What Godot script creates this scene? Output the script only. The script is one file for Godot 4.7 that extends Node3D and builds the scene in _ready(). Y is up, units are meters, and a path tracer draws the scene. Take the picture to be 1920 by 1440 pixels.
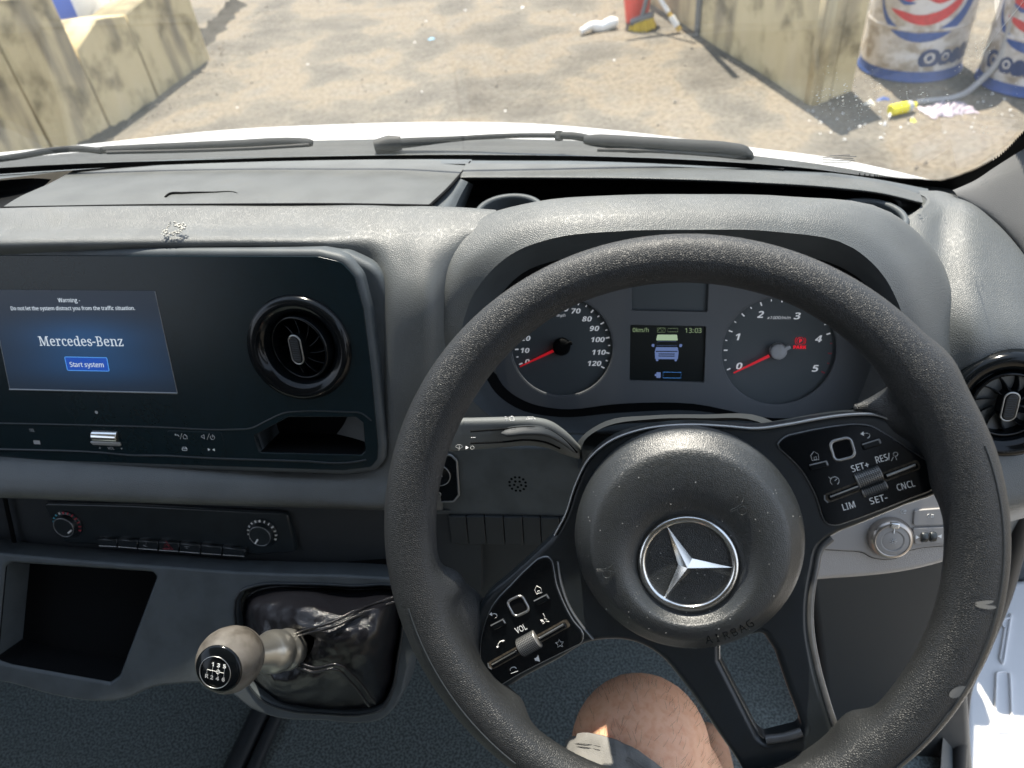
extends Node3D
# Cab of a right-hand-drive van, parked facing a concrete yard. Units are metres, y up, the van faces -z.

func _ready():
	var cam := Camera3D.new()
	cam.name = "camera"
	add_child(cam)
	cam.transform = Transform3D(Basis(Vector3(0.989505,-0.087167,-0.115248),Vector3(-0.012000,0.745238,-0.666690),Vector3(0.144001,0.661076,0.736371)), Vector3(0, 1.9, 0))
	cam.fov = 2.0 * rad_to_deg(atan(720.0 / 1442.0))
	cam.near = 0.02
	cam.far = 200.0
	var lens := CameraAttributesPhysical.new()
	lens.frustum_focal_length = 24.03
	lens.frustum_focus_distance = 0.6
	lens.exposure_aperture = 8.0
	cam.attributes = lens
	cam.current = true
	var sky_material := ProceduralSkyMaterial.new()
	sky_material.sky_top_color = Color(0.60, 0.67, 0.77)
	sky_material.sky_horizon_color = Color(0.91, 0.915, 0.92)
	sky_material.sky_curve = 0.18
	sky_material.ground_bottom_color = Color(0.42, 0.38, 0.33)
	sky_material.ground_horizon_color = Color(0.62, 0.60, 0.56)
	var sky := Sky.new()
	sky.sky_material = sky_material
	var env := Environment.new()
	env.background_mode = Environment.BG_SKY
	env.sky = sky
	env.background_energy_multiplier = 1.15
	env.tonemap_mode = Environment.TONE_MAPPER_LINEAR
	env.tonemap_exposure = 2.55
	env.sdfgi_enabled = true
	env.ssao_enabled = true
	env.ssil_enabled = true
	var world := WorldEnvironment.new()
	world.name = "environment"
	world.environment = env
	add_child(world)
	var sun := DirectionalLight3D.new()
	sun.name = "sun"
	sun.light_energy = 1.5
	sun.light_color = Color(1.0, 0.97, 0.91)
	sun.light_angular_distance = 0.53
	sun.shadow_enabled = true
	add_child(sun)
	sun.look_at_from_position(Vector3(-0.98, 8.9, -4.44), Vector3.ZERO, Vector3.UP)
	make_materials()
	build_yard()
	build_van_body()
	build_dashboard()
	build_cluster()
	build_media_unit()
	build_vents()
	build_climate()
	build_gear_lever()
	build_switches()
	build_stalk()
	build_steering_wheel()
	build_driver()
	build_wipers()
	build_yard_things()

# ---------------------------------------------------------------- geometry

class M:
	var v := PackedVector3Array()
	var n := PackedVector3Array()
	var ix := PackedInt32Array()
	var col := PackedColorArray()
	func add(p: Vector3, nn := Vector3.ZERO) -> int:
		v.append(p)
		n.append(nn)
		return v.size() - 1
	func tri(a: int, b: int, c: int):
		ix.append(a)
		ix.append(b)
		ix.append(c)
	func grid(base: int, rows: int, cols: int, closed := false):
		for r in rows - 1:
			for c in (cols if closed else cols - 1):
				var a := base + r * cols + c
				var b := base + r * cols + (c + 1) % cols
				tri(a, b, a + cols)
				tri(b, b + cols, a + cols)
	func rings(list: Array, closed := true, cap0 := false, cap1 := false):
		var base := v.size()
		for ring in list:
			for p in ring:
				add(p)
		var cols: int = list[0].size()
		grid(base, list.size(), cols, closed)
		if cap0:
			fan(list[0], true)
		if cap1:
			fan(list[list.size() - 1], false)
	func fan(ring, flip: bool):
		var mid := Vector3.ZERO
		for p in ring:
			mid += p
		mid /= ring.size()
		var nn := Vector3.ZERO
		for i in ring.size():
			nn += (ring[i] - mid).cross(ring[(i + 1) % ring.size()] - mid)
		nn = nn.normalized() * (-1.0 if flip else 1.0)
		var c := add(mid, nn)
		var first := v.size()
		for p in ring:
			add(p, nn)
		for i in ring.size():
			tri(c, first + i, first + (i + 1) % ring.size())
	func tube(path: PackedVector3Array, r, sides := 8, closed := false, squash := 1.0):
		var list := []
		var up := Vector3.UP
		var m := path.size()
		var side := Vector3.ZERO
		for i in m:
			var t: Vector3
			if closed:
				t = (path[(i + 1) % m] - path[(i + m - 1) % m]).normalized()
			else:
				t = (path[mini(i + 1, m - 1)] - path[maxi(i - 1, 0)]).normalized()
			if i == 0:
				side = t.cross(up if absf(t.y) < 0.9 else Vector3.RIGHT).normalized()
			else:
				side = (side - t * side.dot(t)).normalized()
			var o := t.cross(side)
			var ring := PackedVector3Array()
			var rr: float = r[i] if r is PackedFloat32Array or r is Array else r
			for k in sides:
				var a := TAU * k / sides
				ring.append(path[i] + (side * cos(a) + o * sin(a) * squash) * rr)
			list.append(ring)
		if closed:
			list.append(list[0])
		rings(list, true, not closed, not closed)
	func lathe(t: Transform3D, prof: PackedVector2Array, seg := 40, cap0 := false, cap1 := false):
		var list := []
		for p in prof:
			var ring := PackedVector3Array()
			for k in seg:
				var a := TAU * k / seg
				ring.append(t * Vector3(cos(a) * p.x, sin(a) * p.x, p.y))
			list.append(ring)
		rings(list, true, cap0, cap1)
	func patch(rows: Array, su := 4, sv := 4, closed := false):
		var fine := []
		for row in rows:
			fine.append(spline(row, su, closed))
		var cols: int = fine[0].size()
		var out := []
		var pr := fine.size()
		for r in pr - 1:
			for s in sv:
				var t := float(s) / sv
				var ring := PackedVector3Array()
				for c in cols:
					ring.append(cr(fine[maxi(r - 1, 0)][c], fine[r][c], fine[r + 1][c], fine[mini(r + 2, pr - 1)][c], t))
				out.append(ring)
		out.append(fine[pr - 1])
		rings(out, closed)
	static func cr(a: Vector3, b: Vector3, c: Vector3, d: Vector3, t: float) -> Vector3:
		return 0.5 * ((2.0 * b) + (c - a) * t + (2.0 * a - 5.0 * b + 4.0 * c - d) * t * t + (3.0 * b - a - 3.0 * c + d) * t * t * t)
	static func tangent(a: Vector3, b: Vector3, c: Vector3) -> Vector3:
		var d1 := maxf(a.distance_to(b), 1e-7)
		var d2 := maxf(b.distance_to(c), 1e-7)
		return ((b - a) / d1 * d2 + (c - b) / d2 * d1) / (d1 + d2)
	static func spline(p, s: int, closed := false) -> PackedVector3Array:
		var o := PackedVector3Array()
		var m: int = p.size()
		for i in (m if closed else m - 1):
			var a: Vector3 = p[(i + m - 1) % m] if closed or i > 0 else 2.0 * p[0] - p[1]
			var b: Vector3 = p[i]
			var c: Vector3 = p[(i + 1) % m]
			var d: Vector3 = p[(i + 2) % m] if closed or i < m - 2 else 2.0 * p[m - 1] - p[m - 2]
			var l := b.distance_to(c)
			var t0 := tangent(a, b, c) * l
			var t1 := tangent(b, c, d) * l
			for k in s:
				var t := float(k) / s
				var t2 := t * t
				var t3 := t2 * t
				o.append(b * (2 * t3 - 3 * t2 + 1) + t0 * (t3 - 2 * t2 + t) + c * (3 * t2 - 2 * t3) + t1 * (t3 - t2))
		if not closed:
			o.append(p[m - 1])
		return o
	# A slab of the outline between z0 and z1 with a rounded front edge; holes run through it down to hole_z.
	func plate(outline: PackedVector2Array, z0: float, z1: float, bev: float, holes := [], hole_bev := 0.0, back := false):
		var o := outline.duplicate()
		if Geometry2D.is_polygon_clockwise(o):
			o.reverse()
		var cap := wall(o, z0, z1, bev)
		for h in holes:
			var g: PackedVector2Array = h.duplicate()
			if not Geometry2D.is_polygon_clockwise(g):
				g.reverse()
			var hc := wall(g, z0, z1, hole_bev)
			cap = bridge(cap, hc)
		flat(cap, z1, 1.0)
		if back:
			flat(o, z0, -1.0)
	func flat(o: PackedVector2Array, z: float, s := 1.0):
		var t := Geometry2D.triangulate_polygon(o)
		if t.is_empty():
			push_warning("not triangulated: %d points" % o.size())
		var base := v.size()
		for p in o:
			add(Vector3(p.x, p.y, z), Vector3(0, 0, s))
		for i in t.size() / 3:
			tri(base + t[i * 3], base + t[i * 3 + 1], base + t[i * 3 + 2])
	func wall(o: PackedVector2Array, z0: float, z1: float, bev: float) -> PackedVector2Array:
		var m := o.size()
		var nr := []
		for i in m:
			var e0 := (o[i] - o[(i + m - 1) % m]).normalized()
			var e1 := (o[(i + 1) % m] - o[i]).normalized()
			var a := Vector2(e0.y, -e0.x)
			var b := Vector2(e1.y, -e1.x)
			var h := (a + b).normalized()
			if h == Vector2.ZERO:
				h = a
			nr.append([h, minf(1.0 / maxf(h.dot(a), 0.3), 1.6)])
		var base := v.size()
		var steps := 4 if bev > 0.0 else 0
		var inner := PackedVector2Array()
		for i in m:
			add(Vector3(o[i].x, o[i].y, z0), Vector3(nr[i][0].x, nr[i][0].y, 0))
		for s in steps + 1:
			var a := PI / 2 * s / maxf(steps, 1)
			for i in m:
				var p: Vector2 = o[i] - nr[i][0] * nr[i][1] * bev * (1.0 - cos(a))
				add(Vector3(p.x, p.y, z1 - bev + bev * sin(a)), Vector3(nr[i][0].x * cos(a), nr[i][0].y * cos(a), sin(a)))
				if s == steps:
					inner.append(p)
		grid(base, steps + 2, m, true)
		return inner
	func bridge(outer: PackedVector2Array, hole: PackedVector2Array) -> PackedVector2Array:
		var best := INF
		var bi := 0
		var bj := 0
		for i in outer.size():
			for j in hole.size():
				var d := outer[i].distance_squared_to(hole[j])
				if d < best:
					best = d
					bi = i
					bj = j
		var out := PackedVector2Array()
		for i in bi + 1:
			out.append(outer[i])
		var gap := (hole[bj] - outer[bi]).normalized().orthogonal() * 0.000004
		for j in hole.size():
			out.append(hole[(bj + j) % hole.size()])
		out.append(hole[bj] + gap)
		out.append(outer[bi] + gap)
		for i in range(bi + 1, outer.size()):
			out.append(outer[i])
		return out
	func box(t: Transform3D, s: Vector3, bev := 0.0):
		var o := PackedVector2Array()
		for c in [[1, 1], [-1, 1], [-1, -1], [1, -1]]:
			for a in 3:
				var ang: float = [0.0, PI / 2, PI, PI * 1.5][[[1, 1], [-1, 1], [-1, -1], [1, -1]].find(c)] + PI / 4 * a
				o.append(Vector2(c[0] * (s.x / 2 - bev), c[1] * (s.y / 2 - bev)) + Vector2(cos(ang), sin(ang)) * maxf(bev, 0.00001))
		var from := v.size()
		plate(o, -s.z / 2, s.z / 2, bev, [], 0.0, true)
		moved(t, from)
	func moved(t: Transform3D, from := 0):
		for i in range(from, v.size()):
			v[i] = t * v[i]
			if n[i] != Vector3.ZERO:
				n[i] = (t.basis * n[i]).normalized()
	func mesh() -> ArrayMesh:
		var acc := PackedVector3Array()
		acc.resize(v.size())
		for i in ix.size() / 3:
			var a := ix[i * 3]
			var b := ix[i * 3 + 1]
			var c := ix[i * 3 + 2]
			var f := (v[b] - v[a]).cross(v[c] - v[a])
			var g := n[a] + n[b] + n[c]
			if g != Vector3.ZERO and f.dot(g) > 0.0:
				ix[i * 3 + 1] = c
				ix[i * 3 + 2] = b
			elif g != Vector3.ZERO:
				f = -f
			acc[a] -= f
			acc[b] -= f
			acc[c] -= f
		for i in v.size():
			if n[i] == Vector3.ZERO:
				n[i] = acc[i].normalized() if acc[i].length_squared() > 0.0 else Vector3.UP
		var ar := []
		ar.resize(Mesh.ARRAY_MAX)
		ar[Mesh.ARRAY_VERTEX] = v
		ar[Mesh.ARRAY_NORMAL] = n
		ar[Mesh.ARRAY_INDEX] = ix
		if col.size() == v.size():
			ar[Mesh.ARRAY_COLOR] = col
		var am := ArrayMesh.new()
		am.add_surface_from_arrays(Mesh.PRIMITIVE_TRIANGLES, ar)
		return am

# Surface nets of a field (negative inside) over a box.
func nets(field: Callable, lo: Vector3, hi: Vector3, cell: float) -> M:
	var nx := int((hi.x - lo.x) / cell) + 2
	var ny := int((hi.y - lo.y) / cell) + 2
	var nz := int((hi.z - lo.z) / cell) + 2
	var f := PackedFloat32Array()
	f.resize(nx * ny * nz)
	f.fill(1.0)
	var step := 4
	for bx in range(0, nx, step):
		for by in range(0, ny, step):
			for bz in range(0, nz, step):
				var d: float = field.call(lo + Vector3(bx + 1.5, by + 1.5, bz + 1.5) * cell)
				if absf(d) > cell * step * 1.6:
					for x in range(bx, mini(bx + step, nx)):
						for y in range(by, mini(by + step, ny)):
							for z in range(bz, mini(bz + step, nz)):
								f[(x * ny + y) * nz + z] = d
					continue
				for x in range(bx, mini(bx + step, nx)):
					for y in range(by, mini(by + step, ny)):
						for z in range(bz, mini(bz + step, nz)):
							f[(x * ny + y) * nz + z] = field.call(lo + Vector3(x, y, z) * cell)
	var m := M.new()
	var id := {}
	var sx := ny * nz
	for x in nx - 1:
		for y in ny - 1:
			for z in nz - 1:
				var o := x * sx + y * nz + z
				var inside := 0
				for c in 8:
					if f[o + (c & 1) * sx + ((c >> 1) & 1) * nz + (c >> 2)] < 0.0:
						inside += 1
				if inside == 0 or inside == 8:
					continue
				var sum := Vector3.ZERO
				var cnt := 0
				for e in [[0, 1], [2, 3], [4, 5], [6, 7], [0, 2], [1, 3], [4, 6], [5, 7], [0, 4], [1, 5], [2, 6], [3, 7]]:
					var a: int = e[0]
					var b: int = e[1]
					var fa := f[o + (a & 1) * sx + ((a >> 1) & 1) * nz + (a >> 2)]
					var fb := f[o + (b & 1) * sx + ((b >> 1) & 1) * nz + (b >> 2)]
					if (fa < 0.0) != (fb < 0.0):
						var pa := Vector3(a & 1, (a >> 1) & 1, a >> 2)
						var pb := Vector3(b & 1, (b >> 1) & 1, b >> 2)
						sum += pa.lerp(pb, fa / (fa - fb))
						cnt += 1
				var p := lo + (Vector3(x, y, z) + sum / cnt) * cell
				var e2 := cell * 0.7
				var g := Vector3(field.call(p + Vector3(e2, 0, 0)) - field.call(p - Vector3(e2, 0, 0)), field.call(p + Vector3(0, e2, 0)) - field.call(p - Vector3(0, e2, 0)), field.call(p + Vector3(0, 0, e2)) - field.call(p - Vector3(0, 0, e2)))
				id[o] = m.add(p, g.normalized())
	for o in id:
		var x: int = o / sx
		var y: int = (o / nz) % ny
		var z: int = o % nz
		for ax in 3:
			var st: int = [sx, nz, 1][ax]
			var s1: int = [nz, 1, sx][ax]
			var s2: int = [1, sx, nz][ax]
			if [y, z, x][ax] == 0 or [z, x, y][ax] == 0:
				continue
			if (f[o] < 0.0) == (f[o + st] < 0.0):
				continue
			if id.has(o - s1) and id.has(o - s2) and id.has(o - s1 - s2):
				m.tri(id[o], id[o - s1], id[o - s1 - s2])
				m.tri(id[o], id[o - s1 - s2], id[o - s2])
	return m

static func smin(a: float, b: float, r: float) -> float:
	var h := maxf(r - absf(a - b), 0.0) / r
	return minf(a, b) - h * h * r * 0.25

static func capsule(p: Vector3, a: Vector3, b: Vector3, ra: float, rb: float) -> float:
	var t := clampf((p - a).dot(b - a) / (b - a).length_squared(), 0.0, 1.0)
	return p.distance_to(a.lerp(b, t)) - lerpf(ra, rb, t)

func frame(o: Vector3, right: Vector3, normal: Vector3) -> Transform3D:
	return Transform3D(Basis(right, normal.cross(right), normal), o)

func q(a: Array) -> PackedVector2Array:
	var o := PackedVector2Array()
	for i in a.size() / 2:
		o.append(Vector2(a[i * 2], a[i * 2 + 1]) * 0.001)
	return o

func k(a: Array) -> PackedVector3Array:
	var o := PackedVector3Array()
	for i in a.size() / 3:
		o.append(Vector3(a[i * 3], a[i * 3 + 1], a[i * 3 + 2]) * 0.001)
	return o

func lift(a: PackedVector2Array, z := 0.0) -> PackedVector3Array:
	var o := PackedVector3Array()
	for p in a:
		o.append(Vector3(p.x, p.y, z))
	return o

func smooth(a: PackedVector2Array, s := 6, closed := true) -> PackedVector2Array:
	var o := PackedVector2Array()
	for p in M.spline(lift(a), s, closed):
		o.append(Vector2(p.x, p.y))
	return o

# Corners of an outline rounded with radius r (or one radius per corner).
func rounded(a: PackedVector2Array, r, s := 5) -> PackedVector2Array:
	var o := PackedVector2Array()
	var m := a.size()
	for i in m:
		var p := a[i]
		var u := a[(i + m - 1) % m] - p
		var w := a[(i + 1) % m] - p
		var rr: float = r[i] if r is Array else r
		var cut := minf(rr / maxf(tan(absf(u.angle_to(w)) / 2.0), 0.05), minf(u.length(), w.length()) * 0.48)
		var p0 := p + u.normalized() * cut
		var p1 := p + w.normalized() * cut
		for j in s + 1:
			var t := float(j) / s
			o.append(p0.lerp(p, t).lerp(p.lerp(p1, t), t))
	return o

func inset(a: PackedVector2Array, d: float) -> PackedVector2Array:
	var r := Geometry2D.offset_polygon(a, -d)
	return r[0] if r.size() else a

func circle(c: Vector2, r: float, s := 40) -> PackedVector2Array:
	var o := PackedVector2Array()
	for i in s:
		o.append(c + Vector2(cos(TAU * i / s), sin(TAU * i / s)) * r)
	return o

func arc(c: Vector2, r: float, a0: float, a1: float, s := 12) -> PackedVector2Array:
	var o := PackedVector2Array()
	for i in s + 1:
		var a := deg_to_rad(lerpf(a0, a1, float(i) / s))
		o.append(c + Vector2(cos(a), sin(a)) * r)
	return o

func rect(c: Vector2, w: float, h: float, ang := 0.0) -> PackedVector2Array:
	var o := PackedVector2Array()
	for p in [Vector2(-w, -h), Vector2(w, -h), Vector2(w, h), Vector2(-w, h)]:
		o.append(c + (p * 0.5).rotated(ang))
	return o

# ---------------------------------------------------------------- nodes

var taken := {}

func numbered(called: String, parent: Node) -> String:
	var key := "%d/%s" % [parent.get_instance_id(), called]
	if parent == self:
		key = called
	var c: int = taken.get(key, -1) + 1
	taken[key] = c
	return called if c == 0 else "%s_%03d" % [called, c]

func thing(called: String, label: String, category: String, at: Vector3, group := "") -> Node3D:
	var o := Node3D.new()
	o.name = numbered(called, self)
	add_child(o, true)
	o.position = at
	tag(o, label, category, group)
	return o

func tag(o: Node3D, label: String, category: String, group := ""):
	o.set_meta("label", label)
	o.set_meta("category", category)
	if group:
		o.set_meta("group", group)

func put(parent: Node, called: String, m, mat: Material, t := Transform3D(), label := "") -> MeshInstance3D:
	var o := MeshInstance3D.new()
	o.name = numbered(called, parent)
	o.mesh = m.mesh() if m is M else m
	o.material_override = mat
	parent.add_child(o, true)
	o.global_transform = t
	if label:
		o.set_meta("label", label)
	return o

func plate_m(outline: PackedVector2Array, z0: float, z1: float, bev := 0.0, holes := [], hole_bev := 0.0) -> M:
	var m := M.new()
	m.plate(outline, z0, z1, bev, holes, hole_bev)
	return m

var fonts := {}

# Flat print: a string centred on at (a point of the frame), its capitals cap metres tall.
func text(parent: Node, called: String, s: String, f: Transform3D, at: Vector2, cap: float, mat: Material, z := 0.0006, ang := 0.0, wide := 1.0, slant := 0.0, face := "Droid Sans", weight := 400) -> MeshInstance3D:
	var key := face + str(weight)
	if not fonts.has(key):
		var sf := SystemFont.new()
		sf.font_names = PackedStringArray([face])
		sf.font_weight = weight
		fonts[key] = sf
	var t := TextMesh.new()
	t.text = s
	t.font = fonts[key]
	t.font_size = 32
	t.pixel_size = cap / 32.0 / 0.72
	t.depth = 0.0002
	t.curve_step = 2.0
	var b := Basis(Vector3(wide, 0, 0), Vector3(slant, 1, 0), Vector3(0, 0, 1))
	b = Basis(Vector3(0, 0, 1), ang) * b
	return put(parent, called, t, mat, f * Transform3D(b, Vector3(at.x, at.y, z)))

func stroke(parent: Node, called: String, lines: Array, w: float, f: Transform3D, mat: Material, z := 0.0006) -> MeshInstance3D:
	var m := M.new()
	for l in lines:
		var pts: PackedVector2Array = l
		var ring_closed := pts.size() > 2 and pts[0].distance_to(pts[pts.size() - 1]) < 1e-6
		if ring_closed:
			pts = pts.slice(0, pts.size() - 1)
		m.tube(lift(pts, z), w / 2, 6, ring_closed, 0.3)
	return put(parent, called, m, mat, f)

# A small drawing given in its own unit square (-1..1), put at a point of a frame.
func place(lines: Array, at: Vector2, size: float, ang := 0.0) -> Array:
	var o := []
	for l in lines:
		var r := PackedVector2Array()
		for p in l:
			r.append(at + (p * size / 2.0).rotated(ang))
		o.append(r)
	return o

# ---------------------------------------------------------------- materials

var mt := {}

func lin(r: float, g: float, b: float, a := 1.0) -> Color:
	var c := Color(r, g, b).linear_to_srgb()
	c.a = a
	return c

func mat(called: String, c: Color, rough: float, metal := 0.0, spec := 0.5) -> StandardMaterial3D:
	var m := StandardMaterial3D.new()
	m.resource_name = called
	m.albedo_color = c
	m.roughness = rough
	m.metallic = metal
	m.metallic_specular = spec
	mt[called] = m
	return m

func noise_tex(size: int, type: int, freq: float, oct := 3, ramp = null, seed := 1, ret := -1, stretch := 1.0) -> NoiseTexture2D:
	var fnl := FastNoiseLite.new()
	fnl.noise_type = type
	fnl.frequency = freq
	fnl.fractal_octaves = oct
	fnl.seed = seed
	fnl.fractal_type = FastNoiseLite.FRACTAL_FBM if oct > 1 else FastNoiseLite.FRACTAL_NONE
	if ret >= 0:
		fnl.cellular_return_type = ret
	var t := NoiseTexture2D.new()
	t.width = size
	t.height = size
	t.seamless = true
	t.noise = fnl
	if ramp:
		var g := Gradient.new()
		g.offsets = PackedFloat32Array(ramp[0])
		g.colors = PackedColorArray(ramp[1])
		t.color_ramp = g
	return t

func grain(m: StandardMaterial3D, tex: Texture2D, tile: float, depth_cm: float):
	m.uv1_triplanar = true
	m.uv1_scale = Vector3.ONE / tile
	m.uv1_triplanar_sharpness = 6.0
	m.heightmap_enabled = true
	m.heightmap_texture = tex
	m.heightmap_scale = depth_cm

func worn(m: StandardMaterial3D, tex: Texture2D, tile: float, over = null):
	m.detail_enabled = true
	m.detail_albedo = tex
	m.detail_blend_mode = BaseMaterial3D.BLEND_MODE_MUL if over == null else BaseMaterial3D.BLEND_MODE_MIX
	m.detail_uv_layer = BaseMaterial3D.DETAIL_UV_2
	m.uv2_triplanar = true
	m.uv2_scale = Vector3.ONE / tile

func make_materials():
	var leather := noise_tex(512, FastNoiseLite.TYPE_CELLULAR, 0.06, 1, [[0.0, 0.35, 1.0], [Color(0, 0, 0), Color(0.75, 0.75, 0.75), Color(1, 1, 1)]], 7, FastNoiseLite.RETURN_DISTANCE2_SUB)
	var fine := noise_tex(512, FastNoiseLite.TYPE_SIMPLEX, 0.10, 3, null, 3)
	var mottle := noise_tex(512, FastNoiseLite.TYPE_SIMPLEX, 0.012, 5, [[0.0, 0.45, 0.7, 1.0], [Color(0.86, 0.86, 0.86), Color(0.95, 0.95, 0.94), Color(1, 1, 1), Color(1.0, 0.99, 0.96)]], 11)
	var dusty := noise_tex(512, FastNoiseLite.TYPE_SIMPLEX, 0.02, 5, [[0.0, 0.5, 0.62, 0.75, 1.0], [Color(1, 1, 1), Color(1, 1, 1), Color(0.97, 0.96, 0.93), Color(1, 1, 1), Color(0.93, 0.93, 0.93)]], 23)
	var g_soil := noise_tex(512, FastNoiseLite.TYPE_SIMPLEX, 0.03, 5, [[0.0, 0.5, 1.0], [Color(0.5, 0.5, 0.5), Color(0.85, 0.85, 0.85), Color(1, 1, 1)]], 101)
	# interior
	var m := mat("pad", lin(0.078, 0.084, 0.083), 0.5)
	m.metallic_specular = 0.6
	grain(m, leather, 0.045, 0.020)
	worn(m, mottle, 0.5)
	m = mat("pad_fine", lin(0.075, 0.081, 0.08), 0.5)
	grain(m, fine, 0.05, 0.02)
	worn(m, mottle, 0.4)
	m = mat("pillar", lin(0.1, 0.1, 0.098), 0.75)
	grain(m, fine, 0.04, 0.03)
	m = mat("trim", lin(0.062, 0.073, 0.08), 0.55)
	grain(m, fine, 0.05, 0.012)
	worn(m, mottle, 0.3)
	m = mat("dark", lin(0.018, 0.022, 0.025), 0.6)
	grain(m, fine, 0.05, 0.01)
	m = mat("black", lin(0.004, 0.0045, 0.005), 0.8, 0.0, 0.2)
	m = mat("rubber", lin(0.012, 0.012, 0.012), 0.65)
	m = mat("wiper_rubber", lin(0.012, 0.0135, 0.015), 0.8)
	grain(m, fine, 0.06, 0.02)
	m = mat("screen_glass", lin(0.003, 0.012, 0.016), 0.24, 0.0, 0.38)
	worn(m, dusty, 0.3)
	m = mat("gloss", lin(0.003, 0.004, 0.005), 0.14, 0.0, 0.36)
	m = mat("gloss_worn", lin(0.016, 0.022, 0.026), 0.30)
	worn(m, mottle, 0.2)
	m = mat("chrome", lin(0.72, 0.71, 0.68), 0.16, 1.0)
	m = mat("satin", lin(0.40, 0.40, 0.39), 0.35, 1.0)
	m = mat("rim", lin(0.018, 0.0195, 0.0205), 0.46)
	grain(m, leather, 0.036, 0.027)
	worn(m, mottle, 0.35)
	m = mat("airbag", lin(0.018, 0.0205, 0.0215), 0.41)
	m.metallic_specular = 0.6
	grain(m, leather, 0.036, 0.014)
	worn(m, dusty, 0.25)
	m = mat("frame", lin(0.016, 0.02, 0.023), 0.30)
	worn(m, dusty, 0.2)
	m = mat("mask", lin(0.125, 0.135, 0.145), 0.6)
	m = mat("dial", lin(0.085, 0.1, 0.108), 0.6)
	m = mat("print", lin(0.82, 0.82, 0.8), 0.6)
	m = mat("print_dim", lin(0.34, 0.34, 0.34), 0.6)
	m = mat("print_blue", lin(0.10, 0.42, 0.55), 0.6)
	m = mat("print_red", lin(0.42, 0.05, 0.07), 0.6)
	m = mat("needle", lin(0.75, 0.03, 0.05), 0.45)
	m.emission_enabled = true
	m.emission = Color(0.9, 0.08, 0.13)
	m.emission_energy_multiplier = 0.12
	m = mat("lamp_red", lin(0.5, 0.01, 0.03), 0.5)
	m.emission_enabled = true
	m.emission = Color(1.0, 0.06, 0.16)
	m.emission_energy_multiplier = 0.27
	for e in [["lit_white", Color(0.88, 0.93, 0.98), 0.30], ["lit_blue", Color(0.10, 0.42, 0.92), 0.20], ["lit_edge", Color(0.35, 0.65, 1.0), 0.28], ["lit_green", Color(0.66, 0.76, 0.58), 0.20], ["lit_van", Color(0.52, 0.62, 0.86), 0.18], ["lit_roof", Color(0.76, 0.86, 0.72), 0.24], ["lit_dark", Color(0.05, 0.07, 0.08), 0.1]]:
		m = mat(e[0], lin(0.01, 0.01, 0.01), 0.5)
		m.emission_enabled = true
		m.emission = e[1]
		m.emission_energy_multiplier = e[2]
	m = mat("knob", lin(0.115, 0.104, 0.09), 0.4)
	grain(m, fine, 0.03, 0.02)
	worn(m, noise_tex(256, FastNoiseLite.TYPE_SIMPLEX, 0.02, 5, [[0.0, 0.35, 0.6, 1.0], [Color(0.60, 0.58, 0.55), Color(0.85, 0.84, 0.82), Color(1, 1, 1), Color(1, 1, 1)]], 41), 0.09)
	m = mat("boot", lin(0.0045, 0.0045, 0.006), 0.2)
	grain(m, leather, 0.03, 0.012)
	m = mat("thread", lin(0.03, 0.03, 0.03), 0.7)
	m = mat("floor_mat", lin(0.3, 0.36, 0.355), 0.7)
	grain(m, fine, 0.11, 0.14)
	worn(m, noise_tex(512, FastNoiseLite.TYPE_SIMPLEX, 0.11, 3, [[0.0, 0.4, 0.6, 1.0], [Color(0.42, 0.42, 0.42), Color(0.66, 0.66, 0.66), Color(0.84, 0.84, 0.84), Color(1, 1, 1)]], 37), 0.29)
	m = mat("sill_paint", lin(0.78, 0.765, 0.76), 0.35)
	m.clearcoat_enabled = true
	m.clearcoat = 0.5
	m = mat("bonnet_paint", lin(0.80, 0.80, 0.78), 0.25)
	m.clearcoat_enabled = true
	m.clearcoat = 1.0
	m = mat("cowl", lin(0.032, 0.034, 0.032), 0.6)
	worn(m, mottle, 0.3)
	m = mat("glass", Color(0.85, 0.9, 0.88, 0.024), 0.0)
	m.transparency = BaseMaterial3D.TRANSPARENCY_ALPHA
	m = mat("crumb", lin(0.42, 0.41, 0.37), 0.8)
	m = mat("grit", lin(0.22, 0.19, 0.15), 0.9)
	m = mat("dust", lin(0.40, 0.40, 0.38), 0.8)
	m = mat("soil", lin(0.075, 0.066, 0.052), 0.95)
	worn(m, g_soil, 0.4)
	m = mat("wing_paint", lin(0.75, 0.75, 0.74), 0.85, 0.0, 0.1)
	m = mat("print_lit", lin(0.75, 0.75, 0.74), 0.6)
	m.emission_enabled = true
	m.emission = Color(0.9, 0.92, 0.95)
	m.emission_energy_multiplier = 0.12
	m = mat("chip", lin(0.85, 0.87, 0.85), 0.4)
	m = mat("satin_dark", lin(0.26, 0.27, 0.28), 0.4, 0.8)
	m = mat("display", lin(0.007, 0.011, 0.011), 0.4)
	m = mat("lit_button", lin(0.01, 0.02, 0.05), 0.4)
	m.emission_enabled = true
	m.emission = Color(0.04, 0.30, 0.72)
	m.emission_energy_multiplier = 0.30
	m = mat("satin_knob", lin(0.33, 0.32, 0.29), 0.3, 0.85)
	m = mat("satin_warm", lin(0.42, 0.38, 0.34), 0.3, 0.9)
	m = mat("satin_worn", lin(0.17, 0.17, 0.17), 0.35, 0.5)
	worn(m, mottle, 0.1)
	m = mat("satin_knurl", lin(0.38, 0.37, 0.35), 0.4, 0.8)
	m = mat("slot_dust", lin(0.085, 0.07, 0.05), 0.8)
	worn(m, mt.knob.detail_albedo, 0.02)
	m = mat("scuff", lin(0.17, 0.165, 0.15), 0.6)
	m = mat("stalk", lin(0.105, 0.112, 0.11), 0.62)
	grain(m, fine, 0.05, 0.01)
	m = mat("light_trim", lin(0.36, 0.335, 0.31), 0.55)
	grain(m, leather, 0.05, 0.02)
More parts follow.
